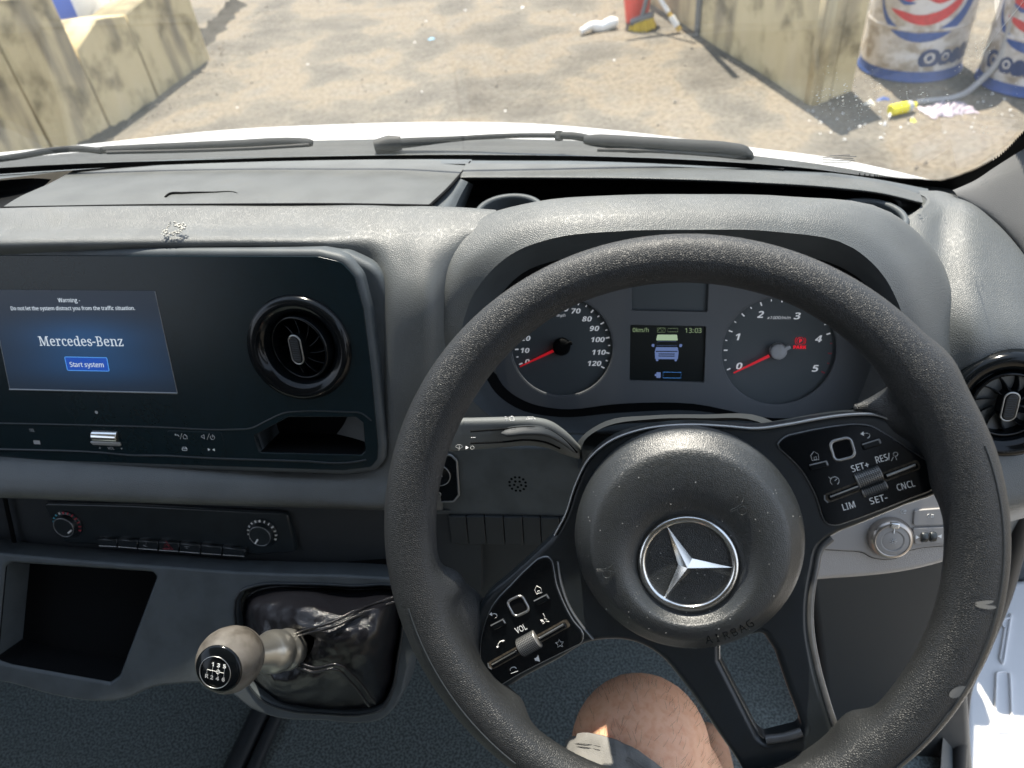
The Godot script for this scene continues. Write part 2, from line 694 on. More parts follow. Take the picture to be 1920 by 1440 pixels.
	m = mat("light_insert", lin(0.28, 0.265, 0.25), 0.5)
	m = mat("headlining", lin(0.24, 0.24, 0.235), 0.9)
	# skin and cloth
	m = mat("skin", lin(0.76, 0.43, 0.27), 0.5)
	m.subsurf_scatter_enabled = true
	m.subsurf_scatter_strength = 0.12
	grain(m, fine, 0.03, 0.008)
	worn(m, noise_tex(512, FastNoiseLite.TYPE_SIMPLEX, 0.02, 5, [[0.0, 0.4, 0.6, 1.0], [Color(0.94, 0.86, 0.82), Color(0.98, 0.95, 0.93), Color(1, 1, 1), Color(1, 0.98, 0.95)]], 53), 0.12)
	m = mat("hair", lin(0.10, 0.055, 0.028), 0.6)
	m = mat("shorts", lin(0.19, 0.185, 0.175), 0.85)
	grain(m, noise_tex(256, FastNoiseLite.TYPE_VALUE, 0.35, 2, null, 61), 0.05, 0.03)
	worn(m, mottle, 0.15)
	# yard
	var g_base := noise_tex(1024, FastNoiseLite.TYPE_SIMPLEX, 0.006, 6, [[0.0, 0.36, 0.5, 0.64, 1.0], [lin(0.095, 0.085, 0.070), lin(0.138, 0.123, 0.100), lin(0.165, 0.146, 0.116), lin(0.205, 0.170, 0.124), lin(0.18, 0.163, 0.135)]], 71)
	var g_fine := noise_tex(1024, FastNoiseLite.TYPE_SIMPLEX, 0.035, 5, [[0.0, 0.32, 0.5, 0.68, 1.0], [Color(0.78, 0.77, 0.76), Color(0.92, 0.91, 0.90), Color(0.97, 0.97, 0.96), Color(1, 1, 1), Color(1, 1, 1)]], 73)
	m = mat("ground", Color.WHITE, 0.95)
	m.albedo_texture = g_base
	m.uv1_triplanar = true
	m.uv1_world_triplanar = true
	m.uv1_scale = Vector3.ONE / 5.3
	m.uv2_triplanar = true
	worn(m, g_fine, 1.7)
	m.normal_enabled = true
	var gn := noise_tex(1024, FastNoiseLite.TYPE_SIMPLEX, 0.05, 5, null, 79)
	gn.as_normal_map = true
	gn.bump_strength = 1.8
	m.normal_texture = gn
	m = mat("concrete", Color.WHITE, 0.9)
	m.albedo_texture = noise_tex(1024, FastNoiseLite.TYPE_SIMPLEX, 0.008, 4, [[0.0, 0.28, 0.4, 0.6, 1.0], [lin(0.15, 0.125, 0.09), lin(0.36, 0.295, 0.18), lin(0.53, 0.435, 0.255), lin(0.57, 0.47, 0.275), lin(0.59, 0.49, 0.31)]], 83)
	m.uv1_triplanar = true
	m.uv1_world_triplanar = true
	m.uv1_scale = Vector3(0.30, 0.075, 0.30)
	worn(m, noise_tex(512, FastNoiseLite.TYPE_SIMPLEX, 0.008, 7, [[0.0, 0.38, 0.55, 1.0], [Color(0.62, 0.61, 0.59), Color(0.93, 0.93, 0.92), Color(1, 1, 1), Color(1, 1, 1)]], 89), 1.4)
	m.heightmap_enabled = true
	m.heightmap_texture = fine
	m.heightmap_scale = 0.4
	m = mat("joint", lin(0.07, 0.065, 0.055), 0.95)
	m = mat("steel", lin(0.13, 0.13, 0.13), 0.6)
	m = mat("drum_shell", lin(0.62, 0.585, 0.55), 0.5)
	worn(m, noise_tex(512, FastNoiseLite.TYPE_SIMPLEX, 0.012, 6, [[0.0, 0.4, 0.55, 1.0], [Color(0.62, 0.56, 0.48), Color(0.88, 0.85, 0.80), Color(1, 1, 1), Color(1, 1, 1)]], 97), 0.8)
	for e in [["drum_blue", 0.045, 0.095, 0.30], ["drum_red", 0.62, 0.045, 0.05], ["drum_white", 0.66, 0.63, 0.60], ["drum_navy", 0.03, 0.05, 0.14]]:
		m = mat(e[0], lin(e[1], e[2], e[3]), 0.5)
		worn(m, mottle, 0.3)
	m = mat("red_plastic", lin(0.70, 0.055, 0.035), 0.45)
	worn(m, dusty, 0.3)
	for e in [["orange", 0.75, 0.26, 0.06], ["bristle", 0.62, 0.42, 0.03], ["white_plastic", 0.80, 0.79, 0.76], ["brass", 0.55, 0.35, 0.05], ["yellow_plastic", 0.80, 0.70, 0.02], ["grey_hose", 0.36, 0.35, 0.34], ["rag", 0.42, 0.36, 0.40], ["blue_tarp", 0.03, 0.09, 0.42], ["pale_stone", 0.62, 0.58, 0.50], ["scrap_blue", 0.16, 0.48, 0.72], ["scrap_brown", 0.34, 0.16, 0.07], ["silver_grey", 0.42, 0.43, 0.45]]:
		m = mat(e[0], lin(e[1], e[2], e[3]), 0.55)
		worn(m, dusty, 0.2)

# ---------------------------------------------------------------- the yard in front

func build_yard():
	var m := M.new()
	var rows := []
	var fnl := FastNoiseLite.new()
	fnl.seed = 4
	fnl.frequency = 0.9
	for r in 121:
		var row := PackedVector3Array()
		var z := lerpf(6.0, -18.0, r / 120.0)
		for c in 121:
			var x := lerpf(-12.0, 12.0, c / 120.0)
			row.append(Vector3(x, 0.0 + 0.018 * fnl.get_noise_2d(x, z), z))
		rows.append(row)
	m.rings(rows, false)
	var far := M.new()
	far.rings([PackedVector3Array([Vector3(-90, -0.05, 60), Vector3(90, -0.05, 60)]), PackedVector3Array([Vector3(-90, -0.05, -90), Vector3(90, -0.05, -90)])], false)
	var g := put(self, "ground", m, mt.ground)
	g.set_meta("kind", "structure")
	put(g, "outer_ground", far, mt.ground)
	var bank := M.new()
	rows = []
	for r in 60:
		var z := -3.2 - 4.2 * r / 59.0
		var x0 := -3.40 - 0.075 * (-z - 4.46)
		var row := PackedVector3Array()
		for c in 9:
			var s := c / 8.0
			var wd := 0.15 + 0.11 * fnl.get_noise_2d(z * 4.0, 3.0)
			row.append(Vector3(x0 - 0.03 + wd * s, (0.045 + 0.05 * fnl.get_noise_2d(z * 6.0, s * 2.0)) * (1.0 - s) * (1.0 - s) + 0.022 * (1.0 - s) - 0.012 * s + 0.008 * fnl.get_noise_2d(z * 30.0, s * 9.0), z))
		rows.append(row)
	bank.rings(rows, false)
	put(g, "dirt_bank", bank, mt.soil)
	# left wall: two cast panels, the nearer one taller, with a sloping top on the farther one
	var t := thing("concrete_retaining_wall", "stained tan concrete retaining wall with a stepped sloping top, on the left of the yard", "wall", Vector3(-3.5, 0, -5))
	var fl := frame(Vector3(-3.40, 0, -4.46), Vector3(0.075, 0, -1).normalized(), Vector3(1, 0, 0.075).normalized())
	# local x runs away from the van, y up
	var tall := q([-2600, -60, -420, -60, -420, 700, -420, 1500, -2600, 1500])
	put(t, "wall_panel", slab(tall, 0.3), mt.concrete, fl)
	put(t, "wall_panel", slab(q([-405, -60, 120, -60, 120, 840, -405, 960]), 0.27), mt.concrete, fl)
	put(t, "wall_panel", slab(q([135, -60, 700, -60, 700, 560, 420, 620, 135, 520]), 0.27), mt.concrete, fl)
	put(t, "wall_panel", slab(q([715, -60, 1500, -60, 1500, 640, 715, 560]), 0.27), mt.concrete, fl)
	put(t, "joint_strip", slab(q([-440, -60, 1480, -60, 1480, 400, -440, 400]), 0.2, -0.02), mt.joint, fl)
	# right wall: long face seen on the left, short end face towards the van
	t = thing("concrete_block_wall", "tan concrete wall with dark vertical streaks, to the left of the two drums", "wall", Vector3(1.2, 0, -4.8))
	var a := Vector3(0.485,0,-5.936)
	var b := Vector3(1.052,0,-4.554)
	var e := Vector3(1.328,0,-4.747)
	var dir := (b - a).normalized()
	var fr := frame(b, dir, Vector3(-dir.z, 0, dir.x))
	var nrm := Vector3(-dir.z, 0, dir.x)
	if nrm.x > 0:
		nrm = -nrm
	fr = frame(b, Vector3.UP.cross(nrm), nrm)
	var len := a.distance_to(b)
	var sgn := 1.0 if fr.basis.x.dot(dir) > 0 else -1.0
	for i in 3:
		var x0 := -len * i - (0.012 if i else 0.0)
		var x1 := -len * (i + 1)
		put(t, "wall_panel", slab(PackedVector2Array([Vector2(x0 * sgn, -0.05), Vector2(x1 * sgn, -0.05), Vector2(x1 * sgn, 0.8), Vector2(x0 * sgn, 0.8)]), 0.06), mt.concrete, fr)
	var ed := (e - b).normalized()
	var en := Vector3(-ed.z, 0, ed.x)
	if en.z < 0:
		en = -en
	var fe := frame(b, Vector3.UP.cross(en), en)
	var el := b.distance_to(e)
	put(t, "end_panel", slab(PackedVector2Array([Vector2(0.004, -0.05), Vector2(el * 0.44, -0.05), Vector2(el * 0.44, 0.79), Vector2(0.004, 0.79)]), 0.06), mt.concrete, fe)
	put(t, "end_panel", slab(PackedVector2Array([Vector2(el * 0.47, -0.05), Vector2(el, -0.05), Vector2(el, 0.79), Vector2(el * 0.47, 0.79)]), 0.06, -0.012), mt.concrete, fe)
	var post := M.new()
	var pp := Vector3(0.49,0,-5.889)
	post.tube(PackedVector3Array([pp + Vector3(0, -0.02, 0), pp + Vector3(0, 1.7, 0)]), 0.022, 12)
	tag(put(self, "steel_post", post, mt.steel), "thin dark steel post standing against the tan wall behind the brooms", "post")

func slab(o: PackedVector2Array, depth: float, z1 := 0.0) -> M:
	var m := M.new()
	m.plate(o, z1 - depth, z1, 0.012, [], 0.0, true)
	return m

func drum(label: String, at: Vector3, turn: float, shade: float) -> Node3D:
	var t := thing("oil_drum", label, "drum", at, "white oil drums beside the wall")
	t.rotation.y = turn
	var f := Transform3D(Basis(Vector3.UP, turn) * Basis(Vector3.RIGHT, -PI / 2), at)
	var m := M.new()
	m.lathe(f, q([0, 4, 270, 4, 290, 0, 297, 6, 290, 14, 286, 22, 286, 280, 290, 288, 293, 295, 290, 302, 286, 310, 286, 570, 290, 578, 293, 585, 290, 592, 286, 600, 286, 850, 296, 868, 296, 880, 284, 880, 280, 862, 0, 860]), 64)
	put(t, "shell", m, mt.drum_shell)
	var band := M.new()
	band.lathe(f, q([291, 0, 299, 4, 299, 12, 289, 20, 288.5, 60, 287.6, 62]), 64)
	put(t, "bottom_band", band, mt.drum_blue)
	return t

# Wraps a flat outline (x along the girth, y up, metres) round a drum as a printed patch.
func print_on(t: Node3D, called: String, outline: PackedVector2Array, r: float, mtl: Material, holes := []):
	var o := outline
	for h in holes:
		var g: PackedVector2Array = h
		if Geometry2D.is_polygon_clockwise(o):
			o.reverse()
		if not Geometry2D.is_polygon_clockwise(g):
			g.reverse()
		o = M.new().bridge(o, g)
	var tr := Geometry2D.triangulate_polygon(o)
	var m := M.new()
	for i in tr.size() / 3:
		sub_tri(m, o[tr[i * 3]], o[tr[i * 3 + 1]], o[tr[i * 3 + 2]], r, 0)
	put(t, called, m, mtl, t.global_transform)

func sub_tri(m: M, a: Vector2, b: Vector2, c: Vector2, r: float, lvl: int):
	var w := maxf(maxf(a.x, b.x), c.x) - minf(minf(a.x, b.x), c.x)
	if w > 0.03 and lvl < 7:
		var ab := a.distance_to(b)
		var bc := b.distance_to(c)
		var ca := c.distance_to(a)
		if ab >= bc and ab >= ca:
			sub_tri(m, a, (a + b) / 2, c, r, lvl + 1)
			sub_tri(m, (a + b) / 2, b, c, r, lvl + 1)
		elif bc >= ca:
			sub_tri(m, a, b, (b + c) / 2, r, lvl + 1)
			sub_tri(m, a, (b + c) / 2, c, r, lvl + 1)
		else:
			sub_tri(m, a, b, (c + a) / 2, r, lvl + 1)
			sub_tri(m, (c + a) / 2, b, c, r, lvl + 1)
		return
	var id := []
	for p in [a, b, c]:
		var ang: float = p.x / r
		id.append(m.add(Vector3(sin(ang) * r, p.y, cos(ang) * r), Vector3(sin(ang), 0, cos(ang))))
	m.tri(id[0], id[1], id[2])

func emblem(t: Node3D):
	# a red swirl in a blue crescent ring, and a navy word in bubble letters under it
	var c := Vector2(0.0, 0.50)
	var outer := PackedVector2Array()
	var inner := PackedVector2Array()
	for i in 41:
		var a := deg_to_rad(lerpf(-172, 70, i / 40.0))
		var w := 0.058 * sin(PI * clampf((i + 2.0) / 44.0, 0, 1))
		outer.append(c + Vector2(cos(a), sin(a)) * Vector2(0.285, 0.27))
		inner.append(c + Vector2(cos(a), sin(a)) * (Vector2(0.285, 0.27) - Vector2(w, w)))
	inner.reverse()
	outer.append_array(inner)
	print_on(t, "ring_print", outer, 0.2885, mt.drum_blue)
	var up := smooth(q([-205, 520, -130, 435, -30, 470, 60, 440, 130, 465, 185, 560, 150, 680, 20, 730, -130, 690, -200, 610]), 5)
	print_on(t, "swirl_print", up, 0.2885, mt.drum_red)
	var low := smooth(q([-190, 395, -100, 345, 30, 325, 140, 375, 205, 470, 206, 560, 165, 470, 80, 405, -40, 378, -130, 392]), 5)
	print_on(t, "swirl_print", low, 0.2885, mt.drum_red)
	print_on(t, "swirl_print", smooth(q([-175, 460, -120, 425, -60, 440, -120, 448]), 5), 0.2892, mt.drum_blue)

func bubble_word(t: Node3D, x0: float, y: float):
	var x := x0
	for s in [[0.062, 0.058, 1], [0.040, 0.046, 1], [0.036, 0.046, 0], [0.032, 0.062, 0], [0.044, 0.048, 1], [0.044, 0.048, 1]]:
		x += s[0]
		var o := smooth(PackedVector2Array([Vector2(x - s[0], y), Vector2(x - s[0] * 0.7, y + s[1] * 0.75), Vector2(x, y + s[1]), Vector2(x + s[0] * 0.7, y + s[1] * 0.75), Vector2(x + s[0], y), Vector2(x + s[0] * 0.75, y - 0.035), Vector2(x, y - 0.042), Vector2(x - s[0] * 0.75, y - 0.038)]), 4)
		print_on(t, "letter_print", o, 0.2885, mt.drum_navy)
		if s[2]:
			var pale := circle(Vector2(x, y + 0.006), s[1] * 0.52, 14)
			print_on(t, "letter_print", pale, 0.2892, mt.drum_shell)
			print_on(t, "letter_print", circle(Vector2(x, y + 0.006), s[1] * 0.30, 12), 0.2898, mt.drum_navy)
		x += s[0] * 0.86

func build_yard_things():
	var d0 := drum("white oil drum with red swirl emblem, half hidden by the end of the tan wall", Vector3(1.729,0,-5.151) + Vector3(0, 0, 0.02), -0.25, 1.0)
	emblem(d0)
	bubble_word(d0, 0.02, 0.135)
	var d1 := drum("white oil drum at the edge of the windscreen, behind the grey hose", Vector3(2.324,0,-4.814), -0.62, 0.9)
	emblem(d1)
	bubble_word(d1, -0.26, 0.15)
	# red tub with brooms
	var p := Vector3(0.064,0,-6.276)
	var t := thing("plastic_bin", "tapered red plastic bin standing at the foot of the tan wall behind the broom", "bin", p)
	var m := M.new()
	m.lathe(Transform3D(Basis(Vector3.RIGHT, -PI / 2), p), q([0, 3, 78, 0, 84, 6, 122, 380, 132, 384, 132, 396, 118, 398, 112, 380, 76, 12, 0, 10]), 40)
	put(t, "tub", m, mt.red_plastic)
	# broom
	p = Vector3(0.098,0,-6.071)
	t = thing("broom", "broom with orange handle and yellow bristle head, propped against the red bin", "broom", p)
	var br := M.new()
	var ax := Vector3(0.92, 0.35, 0.15).normalized()
	var hub := p + Vector3(0, 0.055, 0)
	for i in 60:
		var a := TAU * i * 0.381
		var s := sqrt((i + 0.5) / 60.0)
		var c0 := hub + ax * (0.085 * s * cos(a)) + Vector3(0, 0.012, 0.03 * s * sin(a))
		br.tube(PackedVector3Array([c0, c0 + Vector3(0.03 * s * cos(a), -0.066, 0.03 + 0.03 * s * sin(a))]), 0.008, 5)
	put(t, "bristles", br, mt.bristle)
	m = M.new()
	m.box(Transform3D(Basis(ax, ax.cross(Vector3.BACK).normalized() * -1.0, Vector3.BACK).orthonormalized(), hub + Vector3(0, 0.025, 0)), Vector3(0.18, 0.035, 0.06), 0.01)
	put(t, "head", m, mt.steel)
	m = M.new()
	m.tube(PackedVector3Array([hub + Vector3(0, 0.03, 0), hub + Vector3(0.035, 0.16, -0.03)]), 0.016, 10)
	put(t, "socket", m, mt.steel)
	m = M.new()
	m.tube(PackedVector3Array([hub + Vector3(0.034, 0.155, -0.03), hub + Vector3(0.25, 1.05, -0.22)]), 0.013, 10)
	put(t, "handle", m, mt.orange)
	# pole
	p = Vector3(0.369,0,-5.955)
	t = thing("washing_pole", "white pole with yellow joints leaning across the red bin", "pole", p)
	var up := (Vector3(-0.30, 0.42, -0.12)).normalized()
	var seg := [[0.0, 0.035, "end_fitting", 0.018, "brass"], [0.035, 0.115, "grip", 0.022, "white_plastic"], [0.115, 0.15, "joint", 0.015, "brass"], [0.15, 0.78, "tube", 0.016, "white_plastic"]]
	for s in seg:
		m = M.new()
		m.tube(PackedVector3Array([p + Vector3(0, 0.02, 0) + up * s[0], p + Vector3(0, 0.02, 0) + up * s[1]]), s[3], 12)
		put(t, s[2], m, mt[s[4]])
	# white bottle on the ground
	p = Vector3(-0.186,0,-6.118)
	t = thing("plastic_bottle", "crushed white plastic bottle lying on the ground left of the red bin", "bottle", p)
	m = M.new()
	var path := PackedVector3Array()
	for i in 14:
		var s := i / 13.0
		path.append(p + Vector3(-0.135 + 0.235 * s, 0.035 + 0.01 * sin(s * 9.0), 0.05 - 0.07 * s + (0.03 if s < 0.25 else 0.0) * (0.25 - s) * 4.0))
	m.tube(path, [0.020, 0.026, 0.028, 0.030, 0.036, 0.040, 0.036, 0.041, 0.037, 0.042, 0.040, 0.043, 0.040, 0.034], 14)
	put(t, "body", m, mt.white_plastic)
	m = M.new()
	m.tube(PackedVector3Array([path[0] + Vector3(-0.028, -0.008, 0.016), path[0] + Vector3(0.004, 0, 0)]), 0.023, 12)
	put(t, "cap", m, mt.white_plastic)
	# yellow canister
	p = Vector3(1.497,0,-4.406)
	t = thing("spray_canister", "yellow spray canister lying in the litter in front of the drums", "canister", p)
	var cx := Vector3(0.093, 0.0, -0.040).normalized()
	var cc := p + Vector3(0, 0.033, 0)
	m = M.new()
	m.tube(PackedVector3Array([cc - cx * 0.062, cc - cx * 0.058, cc + cx * 0.038, cc + cx * 0.04]), [0.026, 0.031, 0.031, 0.030], 20)
	put(t, "body", m, mt.yellow_plastic)
	m = M.new()
	m.tube(PackedVector3Array([cc + cx * 0.04, cc + cx * 0.062, cc + cx * 0.072]), [0.0315, 0.0315, 0.026], 20)
	put(t, "collar", m, mt.silver_grey)
	m = M.new()
	m.tube(PackedVector3Array([cc + cx * 0.072, cc + cx * 0.098]), [0.019, 0.017], 16)
	put(t, "cap", m, mt.yellow_plastic)
	m = M.new()
	m.tube(PackedVector3Array([cc - cx * 0.062 + Vector3(0, -0.012, 0.012), cc - cx * 0.085 + Vector3(0.01, -0.022, 0.03)]), 0.006, 8)
	put(t, "nozzle", m, mt.white_plastic)
	# hose
	var h0 := Vector3(1.629,0,-4.519)
	var h1 := Vector3(1.834,0,-4.567)
	var foot := Vector3(2.051,0,-4.723)
	m = M.new()
	m.tube(M.spline([h0 + Vector3(-0.02, 0.016, 0), h1 + Vector3(0, 0.018, 0), foot + Vector3(-0.07, 0.03, 0.02), foot + Vector3(0.0, 0.14, 0.02), foot + Vector3(0.015, 0.34, 0.01), foot + Vector3(0.02, 0.9, -0.02)], 8), 0.017, 12)
	tag(put(self, "hose", m, mt.grey_hose), "grey hose hanging in front of the second drum and curving onto the ground", "hose")
	# rag
	p = Vector3(1.752,0,-4.426)
	m = M.new()
	var rows := []
	var fnl := FastNoiseLite.new()
	fnl.seed = 9
	fnl.frequency = 14.0
	for r in 15:
		var row := PackedVector3Array()
		for c in 19:
			var u := c / 18.0 - 0.5
			var w := r / 14.0 - 0.5
			var ed := 1.0 - maxf(absf(u), absf(w)) * 2.0
			var nn := fnl.get_noise_2d(u, w)
			row.append(p + Vector3(u * 0.25 + 0.02 * nn + w * 0.05, 0.006 + 0.05 * clampf(ed * 2.0, 0, 1) * (0.5 + nn), w * 0.15 * (1.0 + 0.5 * fnl.get_noise_2d(u * 3, 5.0)) - u * 0.06))
		rows.append(row)
	m.rings(rows, false)
	tag(put(self, "rag", m, mt.rag), "crumpled pale mauve rag on the ground right of the yellow canister", "rag")
	# things behind the left wall
	p = Vector3(-5.133,0,-7.346)
	m = M.new()
	m.box(Transform3D(Basis(Vector3.UP, 0.2), Vector3(-4.02, 0.42, -5.05)), Vector3(0.5, 0.84, 0.5), 0.03)
	tag(put(self, "storage_crate", m, mt.blue_tarp), "blue box showing over the low part of the left wall", "crate")
	m = M.new()
	rows = []
	for r in 9:
		var row := PackedVector3Array()
		for c in 12:
			var a := TAU * c / 12.0
			var y := r / 8.0
			var rr := (0.30 + 0.05 * fnl.get_noise_2d(cos(a) * 0.2, sin(a) * 0.2 + y)) * (1.0 - 0.5 * y * y)
			row.append(Vector3(-3.98, 0, -5.55) + Vector3(cos(a) * rr, y * 0.62, sin(a) * rr * 1.6))
		rows.append(row)
	m.rings(rows, true, false, true)
	tag(put(self, "stone_block", m, mt.pale_stone), "pale stone lump behind the low part of the left wall beside the blue box", "stone")
	# litter
	for s in [[Vector3(-1.509,0,-6.122), 0.05, 0.012, "scrap_blue", "small flattened blue scrap on the open ground"], [Vector3(-1.632,0,-6.056), 0.022, 0.01, "white_plastic", "white crumb left of the blue scrap"], [Vector3(-0.87,0,-6.8), 0.03, 0.012, "white_plastic", "white scrap in the middle of the open ground, top of view"], [Vector3(1.399,0,-4.287), 0.03, 0.02, "silver_grey", "round grey lid in front of the yellow canister"], [Vector3(1.837,0,-4.388), 0.03, 0.018, "scrap_brown", "rust brown scrap right of the mauve rag"], [Vector3(1.549,0,-4.315), 0.04, 0.012, "yellow_plastic", "torn yellow scrap just below the yellow canister"], [Vector3(1.375,0,-4.56), 0.05, 0.03, "pale_stone", "pale crumpled paper left of the yellow canister, under the first drum"], [Vector3(1.459,0,-4.613), 0.06, 0.02, "drum_blue", "dark blue scrap at the foot of the first drum"]]:
		m = M.new()
		p = s[0]
		scrap(m, p, s[1], s[2], int(p.x * 100.0))
		tag(put(self, "litter_scrap", m, mt[s[3]]), s[4], "litter", "litter on the yard ground")
	var flakes := M.new()
	var rng := RandomNumberGenerator.new()
	rng.seed = 12
	for i in 48:
		var c := Vector3(rng.randf_range(1.0, 2.1), 0.006, rng.randf_range(-4.72, -4.1))
		scrap(flakes, c, rng.randf_range(0.005, 0.013), 0.005, i)
	for i in 22:
		var c := Vector3(rng.randf_range(-3.0, 1.2), 0.006, rng.randf_range(-7.5, -2.4))
		scrap(flakes, c, rng.randf_range(0.006, 0.014), 0.008, i)
	put(self, "litter_flakes", flakes, mt.white_plastic).set_meta("kind", "stuff")
	var grit := M.new()
	for i in 420:
		var c := Vector3(rng.randf_range(-3.4, 2.2), 0.004, rng.randf_range(-7.6, -2.4))
		if rng.randf() < 0.4:
			c.x = -3.38 + absf(rng.randfn(0.0, 0.16)) - 0.02 * (c.z + 4.4)
		scrap(grit, c, rng.randf_range(0.006, 0.02), 0.014, i)
	put(self, "gravel", grit, mt.grit).set_meta("kind", "stuff")

func scrap(m: M, p: Vector3, r: float, h: float, s: int):
	var base := m.add(p + Vector3(0, h, 0))
	var c := 6
	for i in c:
		var a := TAU * i / c + s
		var rr := r * (0.6 + 0.4 * sin(s * 3.7 + i * 2.3))
		m.add(p + Vector3(cos(a) * rr, -0.004, sin(a) * rr * 0.7))
	for i in c:
		m.tri(base, base + 1 + i, base + 1 + (i + 1) % c)

# ---------------------------------------------------------------- the van round the cab

func build_van_body():
	var t := thing("van_body", "white van body round the cab: bonnet, windscreen, pillar trim and door step", "van", Vector3(-0.45, 0, 0.2))
	var m := M.new()
	m.patch([
		k([-1011.7,1508.9,-809,-682.8,1504.2,-869.1,-518.2,1497.9,-895.7,-367.3,1488.2,-916.5,-257.5,1480.6,-931.2,-117.9,1476.7,-927.8,-36.7,1471,-924.9,143.6,1461.4,-897.3,237.9,1458.9,-872.7,319,1457.6,-833.1,395.4,1446.6,-811]),
		k([-1133.3,1469.5,-912.9,-778.4,1455.8,-997.1,-596.1,1449.5,-1040.7,-422.6,1440.2,-1066.2,-296.4,1432,-1083.6,-136.1,1424.1,-1080.7,-42.2,1419.9,-1068.1,162.1,1411.3,-1018.9,264.3,1415.1,-974.3,352.4,1416.2,-924.7,423.6,1417,-871.4]),
		k([-1264.9,1427.3,-1025.8,-887.8,1400.2,-1143.1,-689.5,1386.6,-1210.4,-488.9,1376.4,-1240.5,-342.9,1366.3,-1260,-157.9,1356.5,-1260.2,-48.8,1353.7,-1238.2,182,1356.3,-1149.9,290.6,1371.7,-1076.4,378.3,1384.2,-996.1,447.1,1392.1,-921.6]),
		k([-1376.2,1381.4,-1112.2,-976.5,1347.3,-1254.8,-756.9,1332.6,-1325.3,-536.6,1321.5,-1358.4,-376.4,1310.4,-1379.8,-173.5,1298.8,-1381.9,-53.7,1294.5,-1360.7,197.5,1305.6,-1243.2,311.9,1327.2,-1149.2,396.9,1351.2,-1038,466.1,1362.6,-953.1]),
		k([-1516.4,1239.7,-1147.7,-1056.9,1204.8,-1274.1,-827.9,1179,-1363.6,-586.5,1166.8,-1399.9,-410.8,1154.6,-1423.3,-188.8,1142.4,-1428.6,-57.5,1138.3,-1409.9,217.5,1163,-1282.1,339.6,1199.2,-1175.6,427.8,1238.8,-1051.8,495.3,1268.1,-955.5])], 6, 6)
	put(t, "bonnet", m, mt.bonnet_paint)
	m = M.new()
	m.patch([
		k([-1001.7,1515.4,-803.2,-798.2,1517.9,-845.3,-662.5,1515.6,-869.8,-513.1,1509.1,-893.2,-363.7,1499,-913.3,-255.1,1491,-927.4,-116.8,1486.5,-923.2,-36.1,1486.2,-911.5,140.5,1476.4,-883,232.6,1472.3,-856.6,306.5,1468.3,-826.7,356.4,1464.4,-805.8]),
		k([-981.4,1521.1,-785.2,-782,1524.1,-826.9,-649.1,1521.9,-850.9,-502.7,1515.5,-873.8,-356.4,1505.6,-893.5,-249.9,1497.7,-907.3,-114.3,1493.6,-902.9,-35.3,1493.4,-891.1,137.4,1484.8,-862.8,228.6,1478.7,-841.2,302.9,1472.5,-816.2,352.1,1468.8,-795.4]),
		k([-961.1,1527,-767.3,-765.9,1528.4,-806.7,-635.6,1525.3,-829.4,-492.3,1517.1,-850.1,-348.9,1506.4,-868.5,-242,1501.9,-871.8,-111.8,1494.4,-877,-34.4,1494.7,-865.2,134.4,1489.7,-839.4,224.7,1483,-823.9,310.8,1472.3,-804,347.9,1470.8,-782.7]),
		k([-940.8,1531,-747.7,-749.7,1531.4,-785.5,-622.1,1527.9,-807.2,-481.8,1519.3,-827,-341.4,1508.9,-845.1,-236.8,1505.2,-848.6,-109.3,1498,-853.5,-33.6,1498.5,-841.6,132.9,1490.4,-826.1,222.2,1484,-810.7,307.1,1473.7,-790.9,343.6,1472.7,-770])], 5, 4)
	put(t, "cowl_panel", m, mt.cowl)
	# windscreen: one pane, with the black printed border and the chips on it
	var gf := frame(Vector3(0.1785,1.5141,-0.7749),Vector3(0.99955,0.01639,-0.02513),Vector3(0.03001,-0.54611,0.83717))
	m = M.new()
	m.plate(q([-1447.5,11.2,-861.6,73.7,-611.1,73.6,-328.7,52.1,-110.1,18.8,37.3,-22,163.4,-76,182.5,-68.5,226.2,47.2,-85.8,667.8,-409.2,711.2]), -0.005, 0.0, 0.0, [], 0.0, true)
	var pane := put(t, "windscreen", m, mt.glass, gf)
	m = M.new()
	var lo := M.spline(lift(q([-1070.9,67.3,-858.1,77.8,-610.5,74.6,-328.7,52.1,-110.1,17.8,1.8,-8.6,84.3,-35.7,147.1,-61.4,177.1,-64.5,189.3,-45.5,197,-22.7,210.1,11.7,224.3,50.9])), 5)
	var hi := M.spline(lift(q([-1056.6,80.1,-847.7,89.9,-606.8,81.4,-327.2,60.5,-111,28.1,-0.5,2.1,80.9,-24.4,123,-34.2,157,-39.9,173.8,-26.6,188,-5.4,194.6,47.1,197.9,103.4])), 5)
	var lo2 := PackedVector3Array()
	var hi2 := PackedVector3Array()
	for i in lo.size():
		lo2.append(lo[i] + Vector3(0, 0, 0.003))
		hi2.append(hi[i] + Vector3(0, 0, 0.003))
	m.rings([lo2, hi2], false)
	put(pane, "black_border", m, mt.black, gf)
	m = M.new()
	for i in range(lo.size() - 32, lo.size() - 1):
		for j in 3:
			var p := hi2[i].lerp(hi2[i + 1], j / 3.0)
			var o := (p - lo2[i].lerp(lo2[i + 1], j / 3.0)).normalized()
			m.tube(PackedVector3Array([p - o * 0.002, p + o * 0.0042]), [0.0009, 0.0003], 4)
	put(pane, "border_dots", m, mt.black, gf).set_meta("kind", "stuff")
	m = M.new()
	var rng := RandomNumberGenerator.new()
	rng.seed = 77
	var line := q([-10.5,114.1,18.6,124.7,42.6,119,78.8,104.3,113.4,95.8])
	var line2 := q([-7,109,35.2,98,74.7,89.6,111.3,77.4,163.1,41.7])
